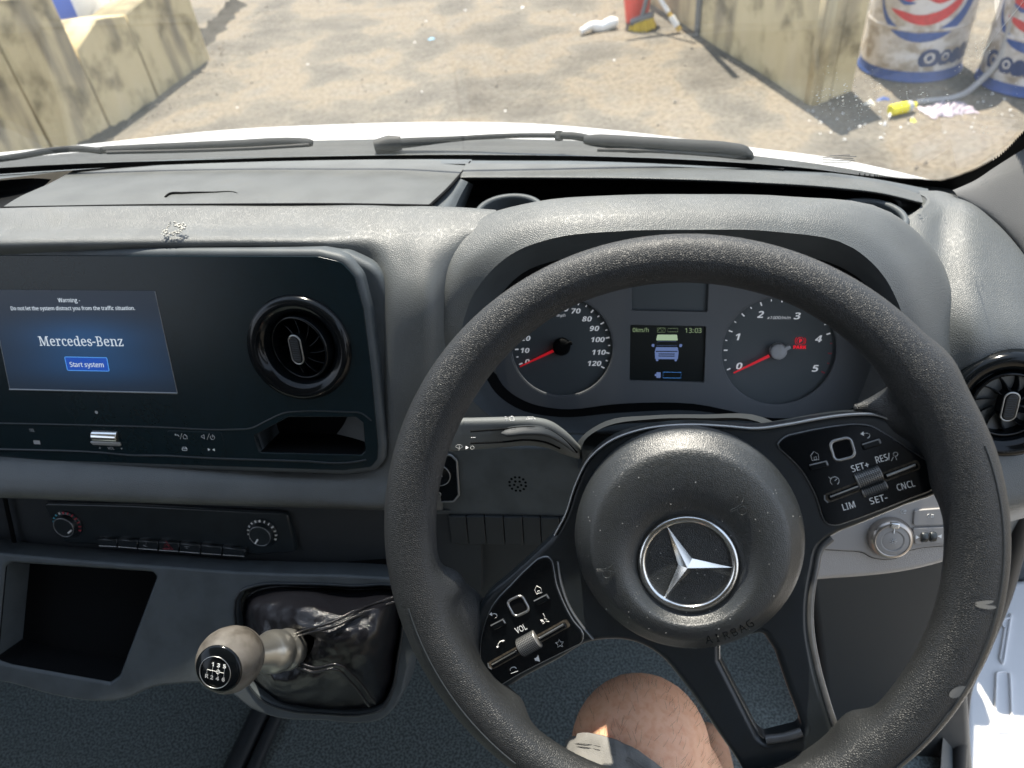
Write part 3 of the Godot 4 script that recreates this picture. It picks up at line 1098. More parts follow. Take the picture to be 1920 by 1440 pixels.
	for i in 46:
		var tt := rng.randf()
		var l := line if i % 2 else line2
		var sgm := int(tt * 4)
		chip(m, l[sgm].lerp(l[sgm + 1], tt * 4 - sgm) + Vector2(rng.randfn(0, 0.0018), rng.randfn(0, 0.0018)), rng.randf_range(0.0003, 0.0009), rng)
	var box := q([-17.5,163.1,184.9,61.1])
	for i in 60:
		chip(m, Vector2(rng.randf_range(box[0].x, box[1].x), lerpf(box[0].y, box[1].y, rng.randf())), rng.randf_range(0.0002, 0.0005), rng)
	for l in [q([113.9,230.4,108.6,180,108.3,163.6]), q([108.6,180,109.2,171.2,108.6,157])]:
		m.tube(lift(l, 0.001), [0.0001, 0.00022, 0.0001], 4)
	for i in 14:
		chip(m, Vector2(0.1088,0.1655) + Vector2(rng.randfn(0, 0.004), rng.randfn(0, 0.004)), rng.randf_range(0.0002, 0.0006), rng)
	put(pane, "stone_chips", m, mt.chip, gf).set_meta("kind", "stuff")
	m = M.new()
	for i in 5:
		var w: float = [0.010, 0.017, 0.015, 0.017, 0.014][i]
		m.tube(lift(PackedVector2Array([Vector2(0.0348,0.0187) + Vector2(-w, -0.0032 * i), Vector2(0.0348,0.0187) + Vector2(w, -0.0034 * i - 0.001)]), 0.001), 0.0005, 4)
	put(pane, "maker_stamp", m, mt.steel, gf)
	# pillar trim on the right
	m = M.new()
	m.patch([
		k([319.9,1501.2,-739.3,340.5,1509.6,-744.1,355.1,1519.2,-748.8,379.2,1535.5,-754.6,407.9,1554.2,-760.7,436.6,1573.4,-769.9]),
		k([317.8,1505.1,-728.8,340.2,1508.6,-729.6,356.7,1514.2,-731,381.9,1524.3,-731.4,412.5,1538.3,-733.7,440.7,1551.4,-737.4]),
		k([321.1,1501.1,-723.2,344.3,1493,-709.6,360.4,1486.8,-697.7,382.4,1480.5,-678.6,412.7,1476.9,-665,440.5,1479.9,-659.6]),
		k([331.8,1485.6,-731.8,354.3,1479.6,-710.4,369.2,1470.1,-684.4,382.8,1454.3,-655.3,407.7,1435.8,-613.6,435.2,1425.3,-595.9])], 6, 5)
	put(t, "pillar_trim", m, mt.pillar)
	# door opening on the right: rubber seal, white step
	m = M.new()
	m.plate(q([593.4,837.2,1231.8,982.7,818.4,278.5,437.6,348]), -0.03, 0.0, 0.012)
	put(t, "door_step", m, mt.sill_paint, frame(Vector3(0,0.69,0),Vector3(1,0,0),Vector3(0,1,0)))
	for l in [q([620.9,771.8,640.2,778,646.1,788.4,601.2,691.8,600.1,702.7,626,757.4]), q([587.4,678.3,608,681.5,578.7,584.9,552.7,579.7])]:
		m = M.new()
		m.tube(lift(rounded(l, 0.008), 0.001), 0.0035, 8, true, 0.5)
		put(t, "pressed_rib", m, mt.sill_paint, frame(Vector3(0,0.69,0),Vector3(1,0,0),Vector3(0,1,0)))
	m = M.new()
	m.tube(M.spline(k([447.3,1176.9,-606.2,456.3,1109.4,-601.7,471,1013.5,-600,473.3,907.9,-587,467.8,827.3,-568,464.2,783.9,-528.3,462.1,729.4,-478.9]), 6), 0.010, 10)
	put(t, "door_seal", m, mt.rubber)
	m = M.new()
	m.patch([k([399.1,1259.8,-589.7,429.3,1261.2,-596.9,462.1,1262.5,-604.4]), k([424,1163.4,-589.5,447.4,1174.6,-604.2,485.3,1197.9,-632.5]), k([446.6,1019.6,-587,460.3,1130,-620.9,501.9,1151.9,-648.7]), k([440.5,849.2,-555.1,459,843.2,-567,467,832.9,-572.8]), k([427.9,743,-457.3,450,730.2,-463.8,459.4,718.7,-468.8])], 4, 4)
	put(t, "door_trim", m, mt.trim)
	# shell that keeps the sky out
	for s in [["roof_panel", Vector3(-0.45, 2.34, 0.72), Vector3(1.95, 0.05, 1.9)], ["header_rail", Vector3(-0.45, 2.30, -0.24), Vector3(1.95, 0.12, 0.10)], ["bulkhead", Vector3(-0.45, 1.50, 1.35), Vector3(1.95, 1.7, 0.05)], ["door_panel", Vector3(-1.42, 1.20, 0.2), Vector3(0.08, 0.95, 2.4)], ["quarter_panel", Vector3(0.62, 1.50, 1.0), Vector3(0.08, 1.7, 0.75)], ["front_wing", Vector3(0.76, 0.90, -1.03), Vector3(0.5, 0.60, 0.34)], ["firewall", Vector3(-0.45, 0.95, -0.86), Vector3(1.9, 0.5, 0.04)]]:
		m = M.new()
		m.box(Transform3D(Basis(), s[1]), s[2], 0.01)
		put(t, s[0], m, mt.trim if s[0] == "front_wing" else (mt.headlining if s[0] in ["roof_panel", "bulkhead"] else mt.pillar))
	# floor with ribbed mat
	m = M.new()
	m.box(Transform3D(Basis(), Vector3(-0.47, 0.735, 0.2)), Vector3(1.84, 0.03, 2.3), 0.005)
	put(t, "floor_mat", m, mt.floor_mat)
	m = M.new()
	var f0 := Vector3(-0.553,0.76,-0.501)
	var f1 := Vector3(-0.566,0.76,-0.389)
	m.tube(PackedVector3Array([f0 + (f0 - f1) * 0.8, f1]), 0.016, 10, false)
	m.tube(PackedVector3Array([f0 + (f0 - f1) * 0.8 + Vector3(0.028, 0, 0), f1 + Vector3(0.028, 0, 0)]), 0.010, 10, false)
	put(t, "mat_rib", m, mt.dark)
	m = M.new()
	m.plate(q([-106,136.5,52.6,163.9,198.4,-351.3,11.2,-384.2]), -0.03, 0.0, 0.01)
	put(t, "kick_panel", m, mt.dark, frame(Vector3(0.3168,0.9967,-0.5411),Vector3(1,0,0),Vector3(0,0.11915,0.99288)))

func chip(m: M, c: Vector2, r: float, rng: RandomNumberGenerator):
	var o := PackedVector2Array()
	var a0 := rng.randf() * TAU
	for i in 6:
		var a := a0 + TAU * i / 6
		o.append(c + Vector2(cos(a) * 1.6, sin(a)) * r * rng.randf_range(0.5, 1.0))
	m.flat(o, 0.001)
	m.flat(o, -0.0055, -1.0)

func build_wipers():
	var gz := Vector3(0, 0, 0)
	var w := thing("windscreen_wiper", "black wiper on the passenger side, its blade resting along the left of the glass", "wiper", Vector3(-0.2842,1.5135,-0.8604), "windscreen wipers")
	var m := M.new()
	m.tube(M.spline(k([-620.5,1549.5,-793,-543.5,1545.5,-804.5,-456.6,1540.6,-817.1,-382.1,1535.9,-827.4,-366,1533.6,-828.5]), 6), [0.004, 0.0052, 0.0055, 0.0055, 0.0055, 0.0055, 0.0056, 0.0056, 0.0056, 0.0057, 0.0058, 0.0058, 0.0058, 0.0059, 0.006, 0.006, 0.006, 0.006, 0.006, 0.006, 0.006, 0.006, 0.006, 0.0055, 0.004], 10, false, 0.8)
	put(w, "blade", m, mt.wiper_rubber)
	m = M.new()
	m.tube(M.spline(k([-602.2,1548.2,-788.7,-509.6,1541.5,-800.7,-429.4,1536.7,-812.1,-367.6,1534.1,-821.8]), 5), 0.0022, 8)
	put(w, "rubber_strip", m, mt.rubber)
	m = M.new()
	m.tube(M.spline(k([-779.6,1545.4,-778.6,-712.7,1548.4,-787.6,-671.4,1551.7,-791.8,-636.7,1552.3,-792.3,-608.4,1550.2,-789.2]), 6), 0.0038, 10)
	put(w, "arm", m, mt.wiper_rubber)
	w = thing("windscreen_wiper", "black wiper in front of the driver, thick dusty blade at the right", "wiper", Vector3(-0.281,1.5122,-0.8599), "windscreen wipers")
	m = M.new()
	m.tube(M.spline(k([-48.8,1517.2,-848.6,2.8,1514.8,-843,62.2,1510.8,-837.4,114.3,1507.6,-831.1,129.1,1505.4,-828,138.3,1500.2,-822.5]), 6), [0.0049, 0.0073, 0.0083, 0.0085, 0.0085, 0.0085, 0.0085, 0.0085, 0.0085, 0.0088, 0.0088, 0.0088, 0.0090, 0.0090, 0.0090, 0.0090, 0.0090, 0.0090, 0.0090, 0.0090, 0.0090, 0.0088, 0.0088, 0.0085, 0.0081, 0.0073, 0.0067, 0.0061, 0.0055, 0.0037, 0.0018], 12, false, 0.85)
	put(w, "blade", m, mt.wiper_rubber)
	m = M.new()
	m.tube(M.spline(k([-33.1,1511.6,-833.1,38.5,1508.4,-830.7,96.8,1504.7,-825.1,131.2,1501.3,-822]), 5), 0.0022, 8)
	put(w, "rubber_strip", m, mt.rubber)
	m = M.new()
	m.tube(M.spline(k([-281,1514.1,-861.6,-219.2,1514.7,-867.4,-173.9,1515.3,-870,-122.1,1516.5,-867.6,-76.3,1516.8,-863.3]), 6), [0.006, 0.006, 0.006, 0.0055, 0.005, 0.0045, 0.004, 0.0036, 0.0034, 0.0032, 0.003, 0.003, 0.003, 0.003, 0.003, 0.003, 0.003, 0.003, 0.003, 0.003, 0.003, 0.003, 0.003, 0.003, 0.003], 10)
	put(w, "arm", m, mt.wiper_rubber)
	m = M.new()
	m.tube(M.spline(k([-76,1518.1,-860.4,-55.3,1518.3,-855.2,-33.6,1514.5,-849.2,-15.3,1511,-842.8,2.9,1509.3,-838.1,20.8,1510,-835.4]), 6), 0.0045, 10)
	put(w, "clip", m, mt.wiper_rubber)
	m = M.new()
	m.tube(k([-78.8,1520.2,-865.9,-78.7,1513.3,-859.6]), 0.005, 8)
	put(w, "joint", m, mt.rubber)
	m = M.new()
	m.tube(k([-301.4,1513,-856.6,-284.2,1514.4,-861.2,-270.2,1514.1,-863.7]), [0.009, 0.0105, 0.008], 12)
	put(w, "pivot_cap", m, mt.rubber)

# ---------------------------------------------------------------- dashboard

func build_dashboard():
	var t := thing("dashboard", "grey grained plastic dashboard of the van running below the windscreen", "dashboard", Vector3(-0.3, 1.3, -0.6))
	var m := M.new()
	# padded fascia from the seam at the back, over the edge, down beside and under the media unit
	m.patch([
		k([-855.6,1592.6,-568.4,-658.6,1590,-577.5,-526.9,1586.1,-586.1,-401.4,1579,-597.5,-277.6,1571,-607.7,-232.4,1569.1,-608.1,-208.4,1566.7,-610.6,-178.3,1566.2,-609.2,-148.6,1565.3,-607.5,-114.6,1563.1,-605.4]),
		k([-844.1,1597.1,-561.2,-650.4,1594.6,-571,-521,1590.7,-580.5,-395.8,1584.1,-589.6,-273.7,1576,-599.4,-229.1,1574.6,-600.1,-205.4,1572.1,-602.5,-175.7,1571.7,-601.1,-146.5,1570.9,-599.4,-112.9,1568.7,-597.2]),
		k([-831.4,1597.5,-549.1,-642.2,1594.8,-560.5,-512.8,1591.2,-567.6,-390.6,1584.4,-578.7,-270.5,1576.2,-589.3,-226.1,1575,-588.8,-202.4,1572.7,-590,-172.6,1572.2,-585.9,-143.8,1571.5,-584.2,-111.2,1568.1,-583.4]),
		k([-808.3,1595,-524.1,-625.7,1592.6,-537.3,-500.1,1588.9,-545,-380.8,1582,-555.4,-263.6,1573.8,-565.5,-220.3,1572.4,-564.6,-197.2,1569.9,-565.4,-168,1569.6,-561.4,-140.4,1566.8,-560.2,-109.3,1559.6,-562.5]),
		k([-792,1590.3,-504.1,-608.2,1590,-512.6,-486,1586.7,-520,-369.9,1579.8,-529.7,-255.6,1571.8,-538.1,-217.1,1564,-545.4,-193.1,1561.2,-540.8,-164.2,1559.8,-534.3,-139.9,1550.4,-544.2,-116.5,1518.1,-585]),
		k([-826.1,1554.5,-506.1,-644.2,1551.7,-525.5,-515.1,1549.6,-535.3,-392.2,1541.6,-545.4,-271,1530.2,-552,-222.3,1529.2,-536.3,-190.2,1537.2,-509,-162.2,1535,-504.3,-143.7,1508.4,-533,-124.2,1452.1,-592.1]),
		k([-859.8,1493.6,-485.6,-670.6,1487.2,-503.2,-543.8,1479.9,-521.4,-414,1471.6,-532.6,-285.9,1459.7,-540.2,-230.8,1468.6,-518.2,-194.6,1486.7,-485.9,-166.7,1482.8,-483.8,-149,1452.3,-519.6,-126.9,1400.3,-572.3]),
		k([-881.7,1419.1,-441.6,-687.7,1409.3,-457.1,-553.6,1401.1,-469.2,-421.3,1393.1,-481,-290.7,1385.2,-492.7,-234.8,1400.2,-476.4,-202,1417.7,-460.5,-174.5,1414.9,-467.4,-154.6,1384.1,-498,-124.4,1355.8,-519.2]),
		k([-870,1413.6,-425.3,-673.9,1402.8,-433.6,-538.7,1394.6,-439.1,-406.9,1387.5,-444.9,-278.6,1381.5,-451.1,-231.1,1383.5,-448.5,-205.5,1385.1,-448.1,-178,1382.5,-458,-157.5,1358.1,-494.4,-125.8,1336.7,-515.3]),
		k([-860.6,1403.2,-406.9,-667.3,1393,-416.6,-532.6,1386.6,-422.2,-402.8,1379.1,-428.6,-275.7,1373.5,-434.9,-230,1373,-435.2,-204.7,1373.5,-435.2,-177,1368,-441.1,-157.1,1332.7,-471.7,-125.4,1310.4,-491.8]),
		k([-863.9,1392.6,-400.8,-669.9,1381.7,-410,-535.4,1374.3,-416.1,-404.3,1367.2,-421.8,-276.7,1361.3,-427.8,-230.5,1361.7,-427.7,-205.7,1360.7,-429,-177.6,1355.9,-434.2,-158,1318.4,-465.5,-125.2,1299.6,-482.2]),
		k([-886.8,1377.6,-410,-687,1366.9,-419.1,-549.2,1359.1,-425.5,-417.7,1348,-434.4,-286,1341.6,-440.9,-238.9,1340.3,-442.1,-211,1345.4,-438.6,-181.3,1342.8,-442.1,-152.7,1336.3,-448.6,-118.7,1329.3,-455.8])], 6, 6)
	put(t, "padded_fascia", m, mt.pad)
	# burnt patch on the fascia, a ring of crumbs
	m = M.new()
	var rng := RandomNumberGenerator.new()
	rng.seed = 3
	var c0 := Vector3(-0.3819,1.5898,-0.5377)
	for i in 80:
		var a := rng.randf() * TAU
		var rr := rng.randf_range(0.005, 0.0125)
		var p := c0 + Vector3(cos(a) * rr * 0.95, 0.0002 - sin(a) * -rr * 0.22, -sin(a) * rr * 0.6)
		m.box(Transform3D(Basis(Vector3(1, 2, 3).normalized(), a), p), Vector3.ONE * rng.randf_range(0.0005, 0.0017), 0.0004)
	put(t, "scorch_crumbs", m, mt.crumb).set_meta("kind", "stuff")
	# hood over the instruments and the smooth funnel inside it
	var lip := k([53.4,1572.7,-551.8,-9.9,1576.2,-545.3,-56.8,1573.9,-540.8,-92,1563,-535,-115.2,1545,-527.9,-130.1,1524.5,-520.2,-138.2,1501.5,-511.6,-140.9,1468.1,-501.3,-135.2,1437,-495,-113.9,1414.2,-492.2,-72.5,1396.5,-498,-9.2,1384.4,-506.3,64,1380.5,-510.3,135.1,1380.7,-510.8,204.1,1387.9,-517.2,236.6,1408,-521.2,245.5,1437.1,-528.7,236.4,1471.2,-537.2,222.6,1503.5,-545.8,206.7,1527.4,-553.3,181.1,1549,-559.5,116.8,1566.1,-558.3])
	var mid := k([53.9,1579.5,-567.5,-10.2,1583.2,-561,-62.1,1581.1,-557.2,-104.3,1570.9,-550.5,-128.7,1554.9,-535.5,-144.4,1532.5,-519.1,-152.9,1504,-506.8,-157.8,1462.8,-500.1,-151.1,1428.5,-489.6,-122.7,1401.2,-485.6,-75.3,1383.6,-492.6,-9.1,1371.1,-501.2,64.6,1367.2,-505.3,136.3,1367.5,-506,210.5,1374.5,-513.2,247.8,1395.5,-518.9,261.1,1430.7,-532.8,251.6,1466.7,-542.9,237.8,1501.9,-555.5,221.5,1529.2,-566,192.1,1554.1,-574.4,122,1572.8,-573.4])
	var crest := k([55.1,1579.9,-589.8,-10.6,1584,-583.4,-70.7,1581,-579.8,-118.4,1570.5,-570.6,-144,1557.9,-547.5,-161.1,1533.8,-525.2,-170.9,1500.2,-509.4,-175.2,1453.4,-501.8,-164,1415.8,-490.6,-129.2,1385.4,-483.7,-79.2,1363.9,-494.6,-9.2,1347.2,-506.9,66.5,1343.2,-511.3,139.3,1347.3,-508.8,218.5,1357.7,-513.3,261.9,1380,-521.4,281.5,1418.4,-543.4,272.5,1455.4,-557.2,259.8,1492.6,-574.6,240.4,1524.3,-587,209.2,1552.1,-597.7,129.6,1572,-597.3])
	var over := k([56.6,1574,-607.9,-10.9,1577.8,-602.2,-77.5,1574.7,-599.9,-130.8,1565.6,-586.8,-157.6,1557.1,-557.6,-175.3,1532.1,-531.7,-187.2,1495.6,-513,-189.3,1451.1,-497,-175.1,1404.2,-491.6,-136.8,1366.7,-485.8,-83.3,1343.9,-496.2,-9.2,1326.7,-508.8,68,1322.5,-513.4,142.4,1326.6,-511.2,228.3,1336.8,-516.8,278.9,1360.4,-527.5,305.1,1399.7,-561.1,297,1437.4,-579.8,281.6,1481.4,-595.9,259.3,1517.2,-608.7,222.5,1547.4,-617.8,136.6,1565.6,-616])
	var back := k([59.6,1553.8,-637.9,-11.4,1557.8,-631.7,-83.5,1555.7,-625.1,-142,1546.7,-612.4,-174.4,1528.6,-596.7,-193.4,1501.7,-568.8,-204.1,1469.4,-544.5,-203.9,1427.6,-520.6,-186.3,1385.4,-506.5,-144.1,1346.3,-500.1,-86,1322.8,-510.7,-9.5,1305.3,-523.5,70.4,1300.8,-528.3,147.2,1304.8,-526.5,238.8,1314.7,-533,293.8,1338.9,-545.1,321,1380.3,-580.7,312.6,1419.5,-600.7,296.9,1464.3,-617.6,274.2,1500,-631.5,236.1,1529.4,-643.7,145.8,1544.8,-646.6])
	m = M.new()
	m.patch([back, over, crest, mid, lip], 5, 5, true)
	put(t, "cluster_hood", m, mt.pad)
	m = M.new()
	var f1 := k([54.3,1565.7,-559.3,-10,1569.4,-552.7,-55.6,1566.8,-548.3,-90.4,1555.7,-542.4,-113.8,1537.5,-535,-128.9,1517.1,-527.3,-137,1494.5,-519.1,-139.7,1461.4,-509.2,-134.3,1430.8,-503.1,-113.6,1408.9,-501.1,-72.6,1391.6,-507.1,-9.3,1379.4,-515.4,64.8,1375.4,-519.5,137,1375.5,-520.1,205.6,1382.4,-526.2,237.2,1402.4,-529.9,245.5,1431.1,-536.9,236.5,1464.9,-545.1,222.6,1496.5,-553.2,207,1520,-560.3,181.5,1541.6,-566.6,118.7,1558.8,-565.6])
	var f2 := k([58.9,1527.1,-593.4,-10.6,1531.1,-586.1,-55.1,1528.1,-581.5,-91.1,1517.2,-575.6,-112.8,1497.9,-567.6,-125.4,1479.7,-555.6,-132.9,1459.5,-549.5,-132.9,1431.2,-544.5,-123,1405.2,-539.3,-103.6,1386.4,-537.2,-61.9,1371.2,-541.2,-10,1367.3,-551.9,67.7,1365.9,-559,143.7,1357.7,-553,202.2,1362.3,-555,234.1,1377.8,-561.5,244.6,1403,-565.9,237.2,1436,-573.6,225.9,1464.5,-583.5,211.3,1488.1,-595,186.7,1504.8,-599.8,128.4,1519.6,-600.3])
	var f3 := k([64.5,1482,-639.6,-11.4,1486.8,-631.8,-53.4,1483.5,-627.4,-89.6,1474.2,-618.7,-112.2,1458.9,-607.3,-125.8,1441.4,-595.8,-131.6,1423.8,-585.6,-129,1404.5,-575.6,-117.9,1385,-567.1,-98.4,1372.3,-562.2,-62.7,1361.8,-562.4,-10.3,1363.5,-568.8,68.8,1363.8,-575,147.4,1348.7,-572.8,202.4,1354,-574.7,231.8,1364.6,-583.2,244.4,1381.1,-593.7,240.9,1405,-607.7,231.3,1429.9,-621.4,218.4,1450,-636.9,195.8,1463.6,-646,140.3,1475.1,-646.9])
	m = M.new()
	m.patch([lip, f1, f2], 5, 5, true)
	put(t, "cluster_funnel", m, mt.trim)
	m = M.new()
	m.patch([f2, f3], 5, 3, true)
	put(t, "cluster_funnel", m, mt.black)
	# right shoulder round the outer vent
	m = M.new()
	m.patch([
		k([280,1497.9,-747.6,286,1497.8,-747.3,292,1497.8,-747.1,299,1497.5,-746.8,309.5,1497.8,-745.1,329.6,1494.6,-732.6,351.9,1485.5,-708.4,366.6,1474.6,-683.9,384.2,1455.4,-653.7]),
		k([287.1,1507.3,-711.2,288.9,1507.7,-709.3,291.1,1507.3,-707.9,293.7,1506.8,-706.6,301.6,1506.4,-703.8,318.8,1507.7,-698.7,340.3,1497.7,-677.7,355.1,1485.9,-656.5,376,1463.9,-632.6]),
		k([257.7,1507.6,-674.3,262.6,1507.9,-671.7,267.7,1507.4,-669.5,274.8,1505.9,-666.9,289.1,1500.6,-664.9,307.8,1501.1,-651.4,330.6,1492.7,-640.1,347.7,1481.7,-625.4,371.6,1461.1,-611.6]),
		k([191.4,1479.8,-637.9,219.5,1480.1,-636.9,243.8,1484.6,-625.3,262.4,1485.6,-619.1,282.6,1483.8,-617.3,301.8,1485.3,-608.8,323.8,1478.8,-603.2,343.3,1470.2,-595.2,371,1453.1,-590.7]),
		k([217.6,1435.7,-630.7,236.4,1444.2,-614.8,255.7,1449.8,-603.2,266.9,1460.8,-586.8,281.5,1464.6,-579.4,298.3,1466.9,-572.6,320.7,1462.8,-571.9,340.2,1457.5,-568.3,371.5,1444.2,-571.9]),
		k([223.3,1397,-597,241.9,1408.4,-583.8,259.2,1419.3,-569.7,271.3,1428.9,-556.3,287.4,1433.2,-555.1,301.9,1439.5,-551.4,323.8,1439.9,-553.3,343.8,1437.4,-553.7,374.6,1426,-557.5]),
		k([223.7,1366.4,-569.7,242.4,1376.8,-555.5,264,1383.5,-545.4,279.4,1385.6,-536.7,297.4,1378.3,-537.7,313.5,1378.3,-531.3,336.7,1377,-533.3,356.5,1377.4,-533.5,387.5,1371,-540.7]),
		k([219.4,1321,-528,243.2,1332.2,-515.5,266.6,1335.9,-509.9,282.1,1338.5,-501.7,296.8,1339.2,-498.4,313.6,1341.6,-497.1,337.2,1343.1,-503,358.5,1343.7,-507.7,386.9,1344,-513.6]),
		k([219.7,1301.9,-510.9,243.4,1315.4,-500.6,268.7,1317.1,-500.2,286.4,1317.6,-497.4,301.3,1318.4,-494.2,318.4,1317.2,-489.7,342.5,1311.5,-489.3,364.1,1313.2,-495,392.8,1314.3,-501.6]),
		k([231.7,1261.5,-531.3,260.5,1266.9,-528.2,287.6,1268.4,-528.1,306.6,1268.8,-525.4,322.8,1269.4,-522.3,341.3,1267.8,-517.7,367.1,1261.7,-517.3,390.2,1263.5,-523.4,421,1264.7,-530.5])], 5, 5)
	put(t, "end_shoulder", m, mt.pad)
	# top: lid over the centre, ledge along the glass, open trays
	m = M.new()
	m.patch([k([-604.8,1554.9,-739.8,-516.3,1550.2,-752.9,-410.1,1543.1,-767.3,-315.7,1536.1,-779.5,-243.5,1531.6,-782.7,-170.8,1524.8,-784.1]), k([-584.6,1573.3,-665.2,-476.5,1570.3,-676.8,-377.1,1565.9,-685.5,-286.2,1558.7,-696.9,-225.8,1555.3,-698.9,-167.2,1549.3,-698.1]), k([-579.8,1584.8,-615.4,-451,1581.8,-624.3,-355.3,1577.3,-632.2,-267.6,1570,-642.7,-217.1,1567.6,-643.7,-169.1,1562.8,-642]), k([-574,1591,-581.3,-437.3,1585.8,-589.8,-342.9,1580.5,-596.7,-254.6,1575.4,-602.6,-211.8,1572.9,-604.7,-174.2,1569.9,-606.6])], 5, 5)
	put(t, "top_lid", m, mt.pad_fine)
	m = M.new()
	m.tube(M.spline(k([-425.7,1583.8,-607.9,-424.8,1583.5,-614.6,-412,1582.4,-617.5,-384.6,1580.2,-620.9,-365.8,1578.6,-623.1,-360.3,1578.4,-620]), 6), 0.0011, 8)
	put(t, "lid_pull_slot", m, mt.black)
	m = M.new()
	m.tube(M.spline(k([-173.7,1570.3,-604.4,-168.6,1563.7,-640.2,-166.8,1550.2,-696.3,-170.4,1525.7,-782.3]), 6), 0.0016, 6)
	m.tube(M.spline(k([-573.2,1591,-580.2,-436.7,1585.7,-588.5,-341.9,1580.9,-594.5,-254.3,1575.3,-601.3,-173.7,1570.3,-604.4]), 6), 0.0014, 6)
	put(t, "lid_seam", m, mt.black)
	m = M.new()
	m.patch([k([-950.7,1558,-702.1,-717.4,1549.1,-753.3,-595.4,1543.9,-772.5,-409.9,1533.5,-792.6,-250.6,1522.6,-807.3,-104.5,1514.3,-814.8,71.3,1512.7,-793.4,180.8,1506.4,-782,253.9,1499.9,-770.1,304.7,1492.5,-759.8]), k([-929,1562.2,-682.9,-697.2,1555.4,-729,-578.6,1551.2,-748.4,-398.3,1540.7,-767.5,-243.4,1530.3,-781.6,-101.4,1521.9,-788.2,69.6,1519.1,-771.6,176.4,1513.6,-760.5,249.2,1505.5,-753.8,300.9,1495.3,-748]), k([-864.1,1580.8,-630.9,-644.8,1576.7,-670.1,-583.6,1564.4,-711.7,-391.3,1544.8,-752.1,-239.1,1534.6,-765.9,-98.4,1529.7,-761.9,67.9,1526,-750.4,173.1,1518.6,-743.9,244.4,1510.7,-737.2,284.6,1503.3,-731.6])], 6, 3)
	put(t, "screen_ledge", m, mt.trim)
	for l in [k([-169.7,1525.6,-789,-43.3,1519.2,-793.1,64.4,1519.8,-778,124.1,1517.5,-771.4,161.1,1515.3,-765.8]), k([-664,1554.6,-738.9,-614.2,1554.8,-744.6,-560.5,1553.5,-747.2])]:
		m = M.new()
		m.tube(M.spline(l, 8), 0.0017, 6, false, 0.5)
		put(t, "demister_slot", m, mt.black)
	m = M.new()
	m.rings([PackedVector3Array([Vector3(-1.38, 1.44, -0.84), Vector3(-0.2, 1.44, -0.82), Vector3(0.2, 1.44, -0.76), Vector3(0.38, 1.41, -0.70)]), PackedVector3Array([Vector3(-1.38, 1.40, -0.68), Vector3(-0.2, 1.40, -0.68), Vector3(0.2, 1.40, -0.66), Vector3(0.45, 1.38, -0.64)]), PackedVector3Array([Vector3(-1.38, 1.2, -0.72), Vector3(-0.2, 1.2, -0.72), Vector3(0.2, 1.2, -0.72), Vector3(0.45, 1.2, -0.70)]), PackedVector3Array([Vector3(-1.38, 0.75, -0.96), Vector3(-0.2, 0.75, -0.96), Vector3(0.2, 0.75, -0.96), Vector3(0.45, 0.75, -0.94)])], false)
	put(t, "carrier_shell", m, mt.black)
	# storage tray behind the hood: bright front lip of the ledge, dark box below it, side cheeks
	m = M.new()
	m.patch([k([-171.4,1533.2,-764.4,-98.4,1531,-763,13.8,1529,-756.1,121.4,1522.9,-751.2,205,1515.4,-747.2,254.9,1510.6,-739.1,285.9,1504.8,-726.4]), k([-167.3,1544.7,-721.2,-93.5,1542.5,-720,13.3,1538.9,-717.4,116.3,1533.3,-714.7,197.1,1525.6,-714.2,246,1520.1,-709.3,280.4,1510.9,-703.7]), k([-168.4,1548.2,-703.8,-91.6,1546.2,-703.4,13.1,1543.3,-700.9,114.2,1537.4,-699.1,193.5,1530,-698.4,239.9,1523.4,-696.1,276.6,1514.4,-692.5]), k([-168.3,1541.5,-711.3,-92.8,1539.6,-710.8,13.3,1536.6,-708.4,115.8,1530.6,-706.8,196.1,1523,-706.2,243.2,1516.7,-704.3,279.5,1507.6,-700.5]), k([-171.8,1510,-770.6,-100.6,1508.9,-770,14.4,1507.9,-764.4,124.6,1502.4,-760.7,210.4,1495.6,-757.7,259,1491.3,-749.8,291.5,1485.3,-737.2])], 6, 4)
	put(t, "tray_ledge", m, mt.pad_fine)
	m = M.new()
	m.patch([k([-191.5,1510.5,-780.8,-101.8,1507.4,-781.9,14.5,1505.3,-775.6,126.1,1499.6,-772,213,1492.6,-769.1,265,1488.7,-762.2,294.1,1487,-752.8,327.6,1483,-742.1]), k([-195.7,1482.4,-781.9,-104,1481.9,-785.8,15.1,1481.7,-781.7,129.4,1476.8,-779.4,218.5,1470.5,-777.5,271.8,1467.8,-772,301.7,1466.1,-762.6,334.2,1463.9,-746.6]), k([-168.7,1520.5,-658.4,-89.3,1520.6,-660.4,13.2,1523.8,-656.2,111.1,1522.1,-653.5,187,1519.1,-652,240.4,1505.2,-670.3,275.7,1490.5,-684.4,309,1482.7,-677.1])], 5, 4)
	put(t, "tray_box", m, mt.black)
	m = M.new()
	m.patch([k([-167.9,1546,-705.9,-162.4,1546.8,-699.5,-157.7,1543.3,-701.4]), k([-172.2,1553.9,-663.2,-163.7,1554.5,-657.3,-158.6,1548.1,-664.8]), k([-175.8,1564.1,-614.7,-164,1564.2,-610.3,-157.7,1554.2,-622.9])], 5, 4)
	m.patch([k([-157.7,1543.3,-701.4,-159.4,1530.3,-723.3,-165.1,1510.7,-759]), k([-158.6,1548.1,-664.8,-161.7,1529.6,-695.1,-166.6,1509.5,-730.4]), k([-157.7,1554.2,-622.9,-162.5,1532.9,-657.1,-168.9,1507.2,-700.7])], 4, 4)
	put(t, "tray_cheek", m, mt.trim)
	m = M.new()
